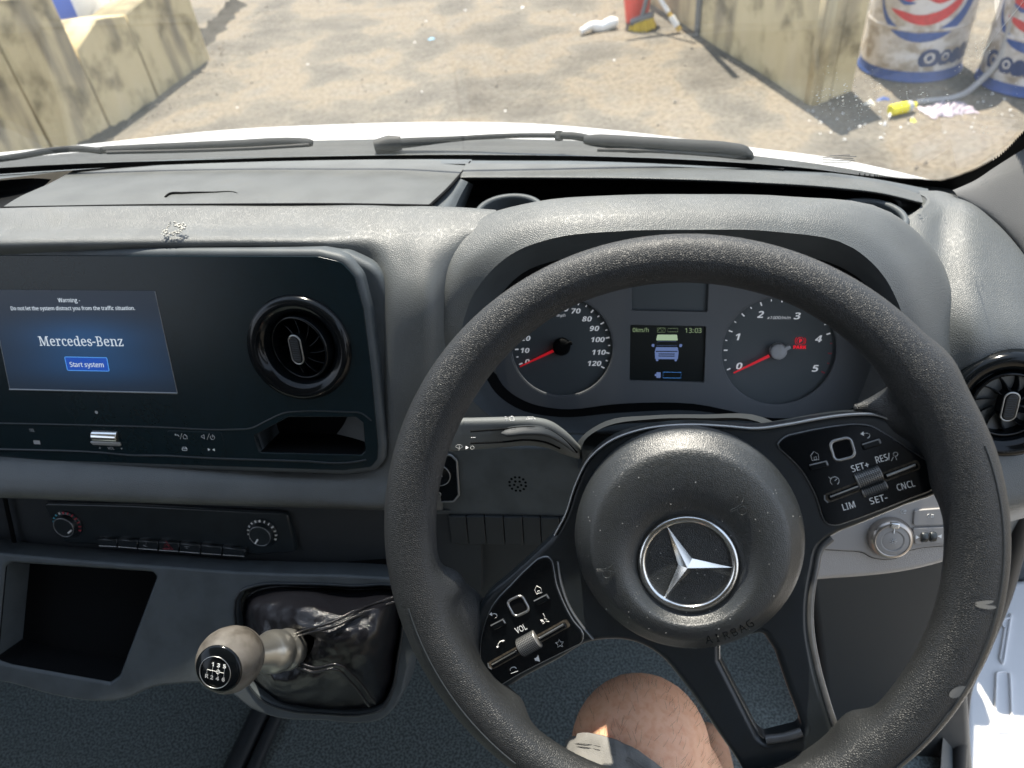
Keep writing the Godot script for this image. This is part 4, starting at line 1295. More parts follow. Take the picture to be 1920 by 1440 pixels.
	m.patch([k([283.9,1497,-750.2,287.3,1502.3,-731.2,287.9,1506.2,-713.1,281.9,1507.4,-696.7,269.4,1508,-684,257.4,1508.1,-673.5]), k([277.9,1490.8,-753.1,278.6,1494,-738.3,278.5,1496,-723.8,272.9,1496.8,-709.9,263.9,1497.8,-698.2,255.4,1499.1,-688.2]), k([272.2,1480.7,-763.2,274.3,1482.2,-751.4,273.4,1484.2,-736.7,268.6,1484.7,-725.4,259.9,1487.4,-712.5,252.4,1490.1,-699.9])], 5, 4)
	put(t, "tray_cheek", m, mt.pad_fine)
	m = M.new()
	m.patch([k([-907.5,1589.6,-616.7,-727,1579.9,-656.8,-644.7,1575.5,-669,-611.8,1574.3,-674.3,-588.4,1573.7,-671.7]), k([-941.8,1568,-631.4,-745,1559.1,-661.9,-660.7,1555.9,-675.5,-630.4,1559.4,-671,-606.2,1563.8,-666.1]), k([-861.3,1588.6,-570.5,-672.2,1581.3,-587.4,-612.2,1580.9,-591.9,-593,1583.2,-591,-583,1585.6,-588.3])], 4, 4)
	put(t, "side_tray", m, mt.black)
	for s in [[Vector3(-0.1104,1.5382,-0.6517), 0.033], [Vector3(0.2229,1.5152,-0.6691), 0.034]]:
		m = M.new()
		m.lathe(Transform3D(Basis(Vector3.RIGHT, -PI / 2), s[0]), PackedVector2Array([Vector2(s[1] - 0.006, -0.05), Vector2(s[1] - 0.005, -0.003), Vector2(s[1] - 0.0035, 0), Vector2(s[1], 0), Vector2(s[1] + 0.002, -0.003), Vector2(s[1] + 0.002, -0.05)]), 48)
		put(t, "cup_ring", m, mt.trim)
	# column panel under the instruments, with the round speaker grille and a row of blank switches
	var f := frame(Vector3(-0.0949,1.3688,-0.4552),Vector3(1,0,0),Vector3(0,0.24192,0.9703))
	var hc := Vector2(0.0003,0.0002)
	m = plate_m(rounded(q([-100.5,37.3,-31.4,40.9,58.7,41.8,154.6,38,158.1,-30.2,42.8,-36.1,-110.1,-40]), 0.006), -0.02, 0.0, 0.004)
	var cp := put(t, "column_panel", m, mt.trim, f)
	for i in 17:
		var c := hc + Vector2.from_angle(TAU * (i + 0.5) / 12) * 0.0076 if i < 12 else hc + Vector2.from_angle(TAU * i / 5 - PI / 2) * 0.0034
		m = M.new()
		m.lathe(f * Transform3D(Basis(), Vector3(c.x, c.y, 0)), PackedVector2Array([Vector2(0.00125, 0.0), Vector2(0.00105, 0.0003), Vector2(0.0009, 0.0001)]), 12)
		m.lathe(f * Transform3D(Basis(), Vector3(c.x, c.y, 0)), PackedVector2Array([Vector2(0.0010, 0.00022), Vector2(0.0, 0.00015)]), 12)
		put(cp, "speaker_hole", m, mt.black)
	f = frame(Vector3(-0.1069,1.3203,-0.4364),Vector3(1,0,0),Vector3(0,0.24192,0.9703))
	put(t, "switch_recess", plate_m(q([-103,21.4,169.2,31.1,175.6,-94.3,-119,-101.8]), -0.05, -0.012), mt.dark, f)
	var xs := [Vector2(-0.0559,0.0136), Vector2(-0.0385,0.0144), Vector2(-0.0212,0.0152), Vector2(-0.0031,0.0154), Vector2(0.0149,0.0163), Vector2(0.0318,0.0164), Vector2(0.0495,0.0166), Vector2(0.0671,0.0175)]
	var hgt: float = (xs[0] - Vector2(-0.0591,-0.0191)).y
	for i in 7:
		var a: Vector2 = xs[i]
		var b: Vector2 = xs[i + 1]
		put(t, "blank_switch", plate_m(rounded(PackedVector2Array([a + Vector2(0.0004, 0), b - Vector2(0.0004, 0), b + Vector2(-0.0004, -hgt), a + Vector2(0.0004, -hgt)]), 0.0006, 2), -0.012, -0.004 + 0.0003 * (i % 2), 0.0008), mt.dark, f)
	# steering column cowl behind the wheel
	m = M.new()
	m.patch([k([-32.3,1437.1,-420.1,-29.9,1465.6,-418.9,-11.6,1483.3,-418.1,20.3,1487.7,-421.4,59.5,1488.3,-422.9,98.2,1486.7,-422.2,121.8,1472.9,-414.4,128.2,1450,-408.8]), k([-37.5,1404.1,-443.8,-36.7,1437,-446.3,-14.7,1454.1,-452.3,21.8,1457.9,-456.2,64.2,1458.4,-458,110.1,1456.3,-458.3,138.8,1442.2,-444.5,145.5,1418.3,-437.9]), k([-41,1359,-484.1,-41.3,1377.7,-500.8,-14.3,1386.4,-513.9,25.2,1385.9,-521.2,74.6,1382.3,-527.6,127.2,1382.9,-524.9,161.5,1365.3,-515.7,166.7,1348.3,-501.5])], 5, 4)
	put(t, "column_cowl", m, mt.dark)
	# lower console: climate recess behind, oddments cubby, gear lever surround
	f = frame(Vector3(-0.4555,1.31,-0.4337),Vector3(1,0,0),Vector3(0,0.34202,0.93969))
	put(t, "climate_recess", plate_m(q([-498.9,34.6,-165.3,27.5,145.6,27,324.2,30.9,318.6,-64.6,130.8,-69.8,-191.5,-55.2,-545.6,-60.1]), -0.06, -0.006, 0.0), mt.dark, f)
	m = M.new()
	m.tube(lift(q([-171.7,30.4,-181.1,-54.6]), 0.0), 0.0022, 6)
	put(t, "panel_gap", m, mt.black, f)
	f = frame(Vector3(-0.4509,1.259,-0.3685),Vector3(1,0,0),Vector3(0,0.58779,0.80902))
	var outer := q([-492.8,55,-172.7,53.5,-148.7,52.4,2.6,47.9,86.1,46,243.2,48,271.4,46.4,270.7,-0.1,254.7,-32.5,240.9,-75.9,224.7,-93.2,211.3,-98,162.9,-99.2,119,-100.4,91.6,-92.7,69.8,-77.8,53.2,-71.3,13.3,-73,-12.9,-78.2,-39.8,-91.4,-60.7,-96.4,-123.3,-94.8,-171.4,-85.6,-220.6,-81.6,-509.9,-80.5])
	var cubby := rounded(q([-168.9,39.8,-161.4,43.4,-6.9,41,-2.6,36.9,-49,-68.5,-59.4,-76,-169.8,-64.9,-186.7,-60.8]), 0.006)
	var boot := smooth(q([88,25.4,102,32,145.5,35.8,198.6,36.4,244.5,34.7,246.2,14,240.2,-28.2,232.1,-65.9,223.4,-80.4,211.6,-85.6,163.2,-89.4,130.5,-88.6,103.2,-78.6,88.4,-60,82.8,-22.3]), 4)
	put(t, "console", plate_m(smooth(outer, 3), -0.035, 0.0, 0.003, [boot, cubby], 0.004), mt.trim, f)
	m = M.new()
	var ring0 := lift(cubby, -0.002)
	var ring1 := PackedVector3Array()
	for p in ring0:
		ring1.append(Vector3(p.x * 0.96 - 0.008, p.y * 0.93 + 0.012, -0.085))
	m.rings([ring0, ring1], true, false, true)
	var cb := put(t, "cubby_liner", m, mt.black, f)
	m = M.new()
	for i in 22:
		var x := -0.012 - 0.0042 * i
		m.tube(PackedVector3Array([Vector3(x - 0.05, -0.055, -0.082), Vector3(x - 0.04, 0.02, -0.082)]), 0.0009, 4)
	put(cb, "ribbed_mat", m, mt.dark, f)
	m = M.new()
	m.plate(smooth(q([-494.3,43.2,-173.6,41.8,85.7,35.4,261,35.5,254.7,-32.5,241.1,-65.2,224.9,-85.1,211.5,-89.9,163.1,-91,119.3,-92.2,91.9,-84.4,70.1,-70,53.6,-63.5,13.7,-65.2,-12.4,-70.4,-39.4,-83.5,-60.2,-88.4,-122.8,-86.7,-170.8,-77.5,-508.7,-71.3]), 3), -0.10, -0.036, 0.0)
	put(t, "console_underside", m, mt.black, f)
	put(t, "knee_panel", plate_m(q([-632.8,92.2,-111.8,127.1,-140.4,258.5,-605.9,239.8]), -0.2, -0.06), mt.dark, frame(Vector3(0.3168,0.9967,-0.5411),Vector3(1,0,0),Vector3(0,0.11915,0.99288)))

# ---------------------------------------------------------------- instruments

func build_cluster():
	var f := frame(Vector3(0.0411,1.4111,-0.5944),Vector3(1,0,0),Vector3(0,0.45399,0.89101))
	var t := thing("instrument_cluster", "dark instrument cluster with two round dials and a small lit display between them", "instrument cluster", f.origin)
	var zc := Vector2(-0.1032,0.0043)
	var rc := Vector2(0.1057,0.0009)
	var zr := 0.05171
	var rr := 0.05436
	var face := smooth(q([22.5,90.1,-52.7,90,-97.8,85.3,-135.7,72.1,-160.2,50.1,-173.4,26.4,-179.6,4.4,-177.1,-21.2,-165.6,-43.6,-143.8,-57.5,-104.4,-66,-51.4,-59.9,27.5,-55.2,104.9,-68.1,163.4,-62.1,192,-47.1,203.6,-25.8,199.4,3.8,189.1,34.3,174.6,60.4,150.1,77.9,95.6,88.3]), 4)
	var top_box := rounded(q([-35,81.1,37.7,80.4,37.3,39.8,-34.5,41.3]), 0.0016)
	var low_box := rounded(q([-35.6,26.8,36.8,25.5,36.9,-30.4,-35.6,-29.4]), 0.0016)
	put(t, "mask", plate_m(face, -0.02, 0.0, 0.0, [circle(zc, zr, 64), circle(rc, rr, 64), top_box, low_box], 0.0007), mt.mask, f)
	for d in [[zc, zr, "speedometer"], [rc, rr, "rev_counter"]]:
		var m := M.new()
		m.flat(circle(d[0], d[1] + 0.002, 64), -0.006)
		var dl := put(t, d[2], m, mt.dial, f)
		m = M.new()
		m.tube(lift(circle(d[0], d[1] - 0.0004, 72), -0.0012), 0.0011, 8, true)
		put(dl, "rim_ring", m, mt.mask, f)
		var sp: bool = d[2] == "speedometer"
		var a0 := 204.0 if sp else 203.0
		var a1 := -28.0 if sp else -26.0
		var cnt := 24 if sp else 20
		for i in cnt + 1:
			var a := deg_to_rad(lerpf(a0, a1, float(i) / cnt))
			var major := (i % 2 == 0) if sp else (i % 4 == 0 or i % 2 == 0)
			var l := 0.0036 if major else 0.0020
			var r1: float = d[1] * 0.93
			var dir := Vector2.from_angle(a)
			m = M.new()
			m.plate(rect(d[0] + dir * (r1 - l / 2), l, 0.0012 if major else 0.0009, a), -0.0059, -0.0055, 0.0)
			put(dl, "tick", m, mt.print_red if (not sp and i >= 17) else mt.print_lit, f)
		var nums := []
		if sp:
			nums = [["0", Vector2(-0.1387,-0.0122)], ["10", Vector2(-0.1412,-0.0006)], ["20", Vector2(-0.1399,0.0119)], ["30", Vector2(-0.1334,0.0253)], ["40", Vector2(-0.1247,0.0339)], ["50", Vector2(-0.1135,0.0398)], ["60", Vector2(-0.1013,0.0419)], ["70", Vector2(-0.0893,0.0398)], ["80", Vector2(-0.0782,0.0318)], ["90", Vector2(-0.0709,0.0222)], ["100", Vector2(-0.0675,0.0109)], ["110", Vector2(-0.0664,-0.002)], ["120", Vector2(-0.0708,-0.0135)]]
		else:
			nums = [["0", Vector2(0.0706,-0.015)], ["1", Vector2(0.068,0.0141)], ["2", Vector2(0.0884,0.0361)], ["3", Vector2(0.122,0.0346)], ["4", Vector2(0.143,0.0125)], ["5", Vector2(0.1423,-0.0167)]]
		for x in nums:
			text(dl, "numeral", x[0], f, x[1], 0.0050 if sp else 0.0066, mt.print_lit, -0.0055, 0.0, 1.25, 0.22, "Droid Sans", 700)
		text(dl, "unit_text", "mph" if sp else "x1000/min", f, Vector2(-0.1038,0.0354) if sp else Vector2(0.1052,0.033), 0.0028, mt.print_lit, -0.0055, 0.0, 1.15, 0.2)
		var tip := Vector2(-0.1459,-0.0164) if sp else Vector2(0.065,-0.0209)
		var nd := tip - (d[0] as Vector2)
		var perp := nd.normalized().orthogonal()
		m = M.new()
		m.plate(PackedVector2Array([tip + perp * 0.0006, d[0] + nd * 0.2 + perp * 0.0014, d[0] + nd * 0.2 - perp * 0.0014, tip - perp * 0.0006]), -0.002, -0.0008, 0.0003)
		put(dl, "needle", m, mt.needle, f)
		m = M.new()
		var hubt := f * Transform3D(Basis(), Vector3(d[0].x, d[0].y, 0))
		m.lathe(hubt, q([8.6, -6, 8.6, 1.0, 8.0, 2.2, 6.6, 2.8, 4.5, 3, 0, 3] if sp else [7.8, -6, 7.8, 1.0, 7.2, 2.2, 6.0, 2.8, 4.2, 3.2, 0, 3.4]), 32)
		m.box(hubt * Transform3D(Basis(Vector3.BACK, nd.angle() + PI), Vector3(0, 0, 0.0015) + Vector3(-nd.normalized().x, -nd.normalized().y, 0) * 0.0065), Vector3(0.010, 0.004, 0.003), 0.0008)
		put(dl, "needle_hub", m, mt.black if sp else mt.silver_grey)
		if not sp:
			var pc := Vector2(0.1264,0.0104)
			stroke(dl, "parking_brake_lamp", [circle(pc, 0.0034, 24), arc(pc, 0.0049, -45, 45), arc(pc, 0.0049, 135, 225)].map(func(l): return closed_line(l) if l.size() == 24 else l), 0.0008, f, mt.lamp_red, -0.0055)
			text(dl, "parking_brake_lamp", "P", f, pc, 0.0036, mt.lamp_red, -0.0055, 0.0, 1.0, 0.0, "Droid Sans", 700)
			text(dl, "parking_brake_lamp", "PARK", f, Vector2(0.126,0.0042), 0.0032, mt.lamp_red, -0.0055, 0.0, 1.1, 0.0, "Droid Sans", 700)
	var m2 := M.new()
	m2.flat(top_box, -0.004)
	put(t, "upper_window", m2, mt.dial, f)
	m2 = M.new()
	m2.flat(low_box, -0.003)
	var sc := put(t, "display", m2, mt.display, f)
	var z := -0.0026
	text(sc, "speed_text", "0km/h", f, Vector2(-0.0254,0.0212), 0.0040, mt.lit_green, z)
	text(sc, "clock_text", "13:03", f, Vector2(0.0251,0.0208), 0.0044, mt.lit_green, z, 0.0, 1.1)
	stroke(sc, "fuel_gauge_icon", [closed_line(rect(Vector2(0.0056,0.0213), 0.0098, 0.0034)), closed_line(rect(Vector2(-0.0056,0.0213), 0.0078, 0.0042)), PackedVector2Array([Vector2(-0.0092,0.0202), Vector2(-0.0067,0.0234), Vector2(-0.0046,0.0202), Vector2(-0.0026,0.0229)])], 0.0007, f, mt.lit_green, z)
	# front of a white van, drawn on the display
	var vc := Vector2(0.0002,0.0037)
	var w := 0.02196
	var px := w / 42.0
	for s in [["van_icon_roof", "lit_roof", [-18, 25, 18, 25, 20, 14, -20, 14]], ["van_icon_body", "lit_van", [-20, 1, 20, 1, 22, -8, 21, -22, -21, -22, -22, -8]], ["van_icon_body", "lit_van", [-28, 7, -23, 7, -23, 1, -28, 2]], ["van_icon_body", "lit_van", [23, 7, 28, 7, 28, 2, 23, 1]], ["van_icon_body", "lit_van", [-20, -22, -15, -22, -15, -26, -19, -26]], ["van_icon_body", "lit_van", [15, -22, 20, -22, 19, -26, 15, -26]]]:
		var o := PackedVector2Array()
		for i in s[2].size() / 2:
			o.append(vc + Vector2(s[2][i * 2], s[2][i * 2 + 1]) * px)
		var mm := M.new()
		mm.flat(rounded(o, px * 1.5, 3), z)
		put(sc, s[0], mm, mt[s[1]], f)
	stroke(sc, "van_icon_lines", place([closed_line(q([-800, 330, 800, 330, 900, -40, -900, -40]))], vc + Vector2(0, 5) * px, w, 0.0), 0.0005, f, mt.lit_van, z)
	for y in [-7.0, -12.0, -16.0]:
		var mm := M.new()
		mm.flat(rect(vc + Vector2(0, y) * px, (40.0 if y > -10 else 30.0) * px, 1.8 * px), z + 0.0002)
		put(sc, "van_icon_grille", mm, mt.lit_dark, f)
	stroke(sc, "fuel_gauge_icon", [closed_line(rect(Vector2(0.006,-0.024), 0.0174, 0.0058))], 0.0008, f, mt.lit_edge, z)
	var fp := M.new()
	fp.flat(rounded(rect(Vector2(-0.0072,-0.0241), 0.00423, 0.00581), 0.0008, 3), z)
	fp.flat(rect(Vector2(-0.01,-0.0241), 0.00159, 0.00211), z)
	put(sc, "fuel_gauge_icon", fp, mt.lit_van, f)

func closed_line(a: PackedVector2Array) -> PackedVector2Array:
	var o := a.duplicate()
	o.append(a[0])
	return o

# ---------------------------------------------------------------- media unit

func build_media_unit():
	var f := frame(Vector3(-0.4,1.4589,-0.4764),Vector3(1,0,0),Vector3(0,0.39073,0.9205))
	var t := thing("media_unit", "black media panel with a lit blue display, control strip and oddments slot", "media unit", f.origin)
	var out := q([-376.9,135.7,149.3,127.2,171.7,121.7,184,106.4,189,77.9,190.4,23.7,190,-48.9,187.8,-63.1,178.3,-73.9,150,-78.6,103.7,-78.4,-461.9,-75.7])
	var o := rounded(out, [0.02, 0.02, 0.02, 0.016, 0.02, 0.03, 0.012, 0.012, 0.012, 0.012, 0.03, 0.02], 6)
	var collar := rounded(q([-377.9,133.3,167.4,123.9,195.7,109.4,203.6,84.7,200.5,19,193.8,-56.6,186.7,-74.7,159.8,-82,103.3,-82.2,-463.3,-79.3]), [0.02, 0.02, 0.025, 0.02, 0.03, 0.02, 0.015, 0.015, 0.03, 0.02], 6)
	var face := inset(o, 0.0058)
	var slot := rounded(q([67.6,-40.4,103.6,-21.7,167.2,-20.5,172.6,-25.2,171.8,-53,167.4,-57.1,70.3,-57.3]), 0.003)
	var hole := circle(Vector2(0,0) + Vector2(0.122,0.0425), 0.04638, 48)
	put(t, "collar", plate_m(collar, -0.05, -0.006, 0.006, [hole, slot]), mt.trim, f)
	put(t, "surround", plate_m(o, -0.03, 0.004, 0.0055, [hole, slot]), mt.trim, f)
	var scr := q([-164,95.5,-3,93.6,0,0,-168.6,1.6])
	put(t, "face", plate_m(face, -0.002, 0.0046, 0.0006, [hole, slot], 0.0008), mt.screen_glass, f)
	var m := M.new()
	var back := PackedVector3Array()
	for p in slot:
		back.append(Vector3(p.x * 0.98, p.y * 0.98, -0.04))
	m.rings([lift(slot, 0.003), back], true, false, true)
	put(t, "oddments_slot", m, mt.black, f)
	var im := Image.create(512, 300, false, Image.FORMAT_RGB8)
	for y in 300:
		for x in 512:
			var u := (x - 262.0) / 256.0
			var v := (y - 165.0) / 150.0
			var g := exp(-(u * u * 1.5 + v * v * 3.2))
			var g2 := exp(-(u * u * 1.2 + (v + 0.25) * (v + 0.25) * 9.0)) + exp(-(u * u * 1.0 + (v - 0.45) * (v - 0.45) * 8.0))
			im.set_pixel(x, y, Color(0.05 + 0.015 * g, 0.105 + 0.09 * g + 0.07 * g2, 0.165 + 0.15 * g + 0.13 * g2))
	var sm := StandardMaterial3D.new()
	sm.albedo_color = lin(0.008, 0.010, 0.014)
	sm.roughness = 0.35
	sm.emission_enabled = true
	sm.emission = Color.BLACK
	sm.emission_texture = ImageTexture.create_from_image(im)
	sm.emission_energy_multiplier = 0.36
	var am := ArrayMesh.new()
	var ar := []
	ar.resize(Mesh.ARRAY_MAX)
	ar[Mesh.ARRAY_VERTEX] = lift(scr, 0.0050)
	ar[Mesh.ARRAY_NORMAL] = PackedVector3Array([Vector3.BACK, Vector3.BACK, Vector3.BACK, Vector3.BACK])
	ar[Mesh.ARRAY_TEX_UV] = PackedVector2Array([Vector2(0, 0), Vector2(1, 0), Vector2(1, 1), Vector2(0, 1)])
	ar[Mesh.ARRAY_INDEX] = PackedInt32Array([0, 1, 2, 0, 2, 3])
	am.add_surface_from_arrays(Mesh.PRIMITIVE_TRIANGLES, ar)
	var d := put(t, "display", am, sm, f)
	var z := 0.0053
	text(d, "warning_text", "Warning -", f, Vector2(-0.0864,0.0856), 0.0036, mt.lit_white, z)
	var ww := (Vector2(-0.0254,0.0784) - Vector2(-0.1466,0.0787)).length()
	var tx := text(d, "warning_text", "Do not let the system distract you from the traffic situation.", f, Vector2(-0.0853,0.0783), 0.0034, mt.lit_white, z)
	fit_width(tx, ww)
	tx = text(d, "maker_name", "Mercedes-Benz", f, Vector2(-0.0841,0.0477), 0.0085, mt.lit_white, z, 0.0, 1.0, 0.0, "Droid Serif")
	fit_width(tx, (Vector2(-0.0427,0.0476) - Vector2(-0.1257,0.0473)).length())
	var bt := rounded(q([-103.6,33.2,-61.8,32.7,-62.2,20,-103.7,20.4]), 0.0012)
	m = M.new()
	m.flat(bt, z)
	var b := put(d, "start_button", m, mt.lit_button, f)
	m = M.new()
	m.tube(lift(bt, z), 0.0004, 6, true)
	put(d, "start_button_edge", m, mt.lit_edge, f)
	tx = text(d, "start_button_text", "Start system", f, Vector2(-0.083,0.026), 0.0044, mt.lit_white, z + 0.0004)
	fit_width(tx, (Vector2(-0.0664,0.0264) - Vector2(-0.0999,0.0261)).length())
	for l in [["bottom", q([-168.7,1.1,0.4,-0.5])]]:
		m = M.new()
		m.tube(lift(l[1], 0.0048), 0.0009, 6)
		put(t, "display_edge", m, mt.satin_dark, f)
	m = M.new()
	m.tube(lift(q([-2.9,93.1,0.4,-0.5]), 0.0048), 0.00035, 6)
	m.tube(lift(q([-164.3,73.3,-168.4,1.4]), 0.0048), 0.0004, 6)
	put(t, "display_edge", m, mt.satin_dark, f)
	# control strip
	m = M.new()
	m.tube(M.spline(lift(q([-446.1,-36.5,-192.4,-33.6,-26.1,-34,47.7,-34.8,66.2,-33.1,82.7,-25.4,101.6,-17.4,111.9,-16.1,156.8,-15.8,171.5,-16.6,180.6,-23.5]), 0.0047), 5), 0.0007, 6)
	m.tube(M.spline(lift(q([-456.6,-62.5,-200,-60.8,-86.5,-61.5,-53.8,-63.4,-31.8,-62.8,21.8,-64,105.6,-64.4,161.7,-63.8,171.9,-61.4]), 0.0047), 5), 0.0010, 6)
	put(t, "strip_edge", m, mt.gloss_worn, f)
	put(t, "control_button", plate_m(rounded(q([-17.1,-37,36.9,-37.4,38.1,-61.9,-17.5,-61.8]), 0.004), 0.0, 0.0052, 0.0006), mt.screen_glass, f)
	text(t, "button_text", "TEL", f, Vector2(-0.156,-0.04), 0.0026, mt.print_dim, 0.0052)
	text(t, "button_text", "VOL", f, Vector2(-0.0774,-0.0566), 0.0026, mt.print_dim, 0.0052)
	m = M.new()
	m.flat(rect(Vector2(-0.1541,-0.0524), 0.0068, 0.004, -0.05), 0.0050)
	m.flat(tri2(Vector2(-0.0891,-0.0566), 0.0020, PI), 0.0050)
	m.flat(tri2(Vector2(-0.0667,-0.0566), 0.0020, 0.0), 0.0050)
	put(t, "button_mark", m, mt.print_dim, f)
	m = M.new()
	m.lathe(f * Transform3D(Basis(Vector3.BACK, -0.03) * Basis(Vector3.UP, PI / 2), Vector3((Vector2(-0.0805,-0.0443)).x - 0.0125, (Vector2(-0.0805,-0.0443)).y, 0.0035)), q([0, -0.2, 5.2, -0.2, 5.8, 0.5, 5.8, 24.5, 5.2, 25.2, 0, 25.2]), 24)
	put(t, "volume_roller", m, mt.chrome, Transform3D())
	m = M.new()
	m.plate(rounded(q([-97.8,-49.7,-66.3,-50,-66.1,-53.8,-94.7,-53.4]), 0.001), 0.0, 0.0062, 0.0006)
	put(t, "roller_trim", m, mt.satin, f)
	var zi := 0.0055
	stroke(t, "button_icon", place([q([-900, 500, -300, 500, 300, 300, 700, -300]), q([-500, 900, -900, 500, -400, 150])], Vector2(-0.0071,-0.0421), 0.005) + [PackedVector2Array([Vector2(-0.0047,-0.0453), Vector2(-0.002,-0.0393)])] + place([closed_line(q([-700, -800, -700, 200, 0, 900, 700, 200, 700, -800]))], Vector2(0.0005,-0.0427), 0.0052), 0.0007, f, mt.print, zi)
	stroke(t, "button_icon", place([closed_line(q([-800, -500, -900, 100, -500, 700, 500, 700, 900, 100, 800, -500])), q([-800, 100, 800, 100])], Vector2(-0.0023,-0.0552), 0.0055), 0.0010, f, mt.print, zi)
	stroke(t, "button_icon", place([closed_line(q([-800, -300, -800, 300, -300, 300, 300, 900, 300, -900, -300, -300]))], Vector2(0.0187,-0.0423), 0.0050) + [PackedVector2Array([Vector2(0.0219,-0.0452), Vector2(0.025,-0.0392)]), arc(Vector2(0.0275,-0.0429), 0.0021, 120, 420), PackedVector2Array([Vector2(0.0275,-0.0429), Vector2(0.028,-0.04)])], 0.0007, f, mt.print, zi)
	m = M.new()
	m.flat(tri2(Vector2(0.0217,-0.0551), 0.0028, PI / 2), zi)
	m.flat(tri2(Vector2(0.0268,-0.0552), 0.0028, -PI / 2), zi)
	put(t, "button_icon", m, mt.print, f)
	m = M.new()
	m.flat(circle(Vector2(-0.0845,-0.0205), 0.0016, 14), 0.0049)
	put(t, "sensor_dot", m, mt.print_dim, f)

func tri2(c: Vector2, s: float, a: float) -> PackedVector2Array:
	var o := PackedVector2Array()
	for i in 3:
		o.append(c + Vector2(0, -1).rotated(a + TAU * i / 3) * s * 0.6)
	return o

# Squeezes or stretches a printed line to a measured width.
func fit_width(o: MeshInstance3D, w: float):
	var s := (o.mesh as TextMesh).get_aabb().size.x
	if s > 0.0:
		o.transform.basis.x = o.transform.basis.x.normalized() * (w / s)

# ---------------------------------------------------------------- vents

func vent(label: String, f: Transform3D, r: float, lean: Vector2, spread: float) -> Node3D:
	var t := thing("air_vent", label, "air vent", f.origin, "round turbine air vents")
	var m := M.new()
	m.lathe(f, q([r * 1000 + 2, -6, r * 1000 + 0.5, 3, r * 1000 - 1.5, 8, r * 1000 - 5, 10.5, r * 1000 - 9, 10, r * 1000 - 14, 6, r * 1000 - 17, 1, r * 1000 - 18, -6]), 72)
	put(t, "outer_ring", m, mt.gloss)
	var g := f * Transform3D(Basis(Vector3.UP, lean.x) * Basis(Vector3.RIGHT, lean.y), Vector3(0, 0, -0.002))
	var ri := r - 0.0185
	m = M.new()
	m.lathe(g, PackedVector2Array([Vector2(ri + 0.001, -0.02), Vector2(ri + 0.001, 0.004), Vector2(ri - 0.0008, 0.0058), Vector2(ri - 0.0025, 0.0048), Vector2(ri - 0.003, -0.03)]), 64)
	put(t, "barrel", m, mt.gloss)
	m = M.new()
	m.lathe(g, PackedVector2Array([Vector2(ri, -0.032), Vector2(0.0, -0.034)]), 40)
	put(t, "duct", m, mt.black)
	for i in 11:
		var a := TAU * i / 11.0 + spread
		m = M.new()
		var rows := []
		for j in 7:
			var s := j / 6.0
			var rad := lerpf(0.011, ri - 0.003, s)
			var tw := a + 0.35 * s
			var d := Vector3(cos(tw), sin(tw), 0)
			var nn := Vector3(-sin(tw), cos(tw), 0)
			var z0 := lerpf(0.0035, 0.0, s)
			rows.append(PackedVector3Array([d * rad + Vector3(0, 0, -0.018) + nn * 0.007, d * rad + Vector3(0, 0, z0) - nn * 0.0006, d * rad + Vector3(0, 0, z0 + 0.0007), d * rad + Vector3(0, 0, z0) + nn * 0.0006, d * rad + Vector3(0, 0, -0.018) + nn * 0.009]))
		m.rings(rows, false)
		put(t, "vane", m, mt.gloss, g)
	var o := PackedVector2Array()
	for i in 32:
		var a := TAU * i / 32
		o.append(Vector2(cos(a) * 0.0066, sin(a) * 0.0066 + signf(sin(a)) * 0.0072))
	m = M.new()
	m.plate(o, -0.02, 0.0095, 0.0022)
	var kn := put(t, "knob", m, mt.gloss, g)
	m = M.new()
	m.tube(lift(inset(o, 0.0006), 0.0088), 0.0008, 6, true)
	put(kn, "knob_edge", m, mt.satin, g)
	m = M.new()
	m.plate(inset(o, 0.0022), 0.0, 0.0102, 0.0004)
	put(kn, "knob_pad", m, mt.rubber, g)
	m = M.new()
	for i in 9:
		m.tube(PackedVector3Array([Vector3(-0.0034, -0.0085 + 0.0021 * i, 0.0102), Vector3(0.0034, -0.0085 + 0.0021 * i, 0.0102)]), 0.0005, 4)
	put(kn, "knob_ribs", m, mt.dark, g)
	return t

func build_vents():
	vent("round black air vent set in the media panel right of the display", frame(Vector3(-0.278,1.498,-0.493),Vector3(1,0,0),Vector3(0,0.39073,0.9205)), 0.04731, Vector2(-0.24, 0.10), 0.2)
	vent("round black air vent at the driver's end of the dashboard, beside the wheel rim", frame(Vector3(0.3328,1.403,-0.5356),Vector3(0.99452,0,0.10453),Vector3(-0.09549,0.40674,0.90854)), 0.04821, Vector2(0.05, 0.05), 0.5)

# ---------------------------------------------------------------- climate panel

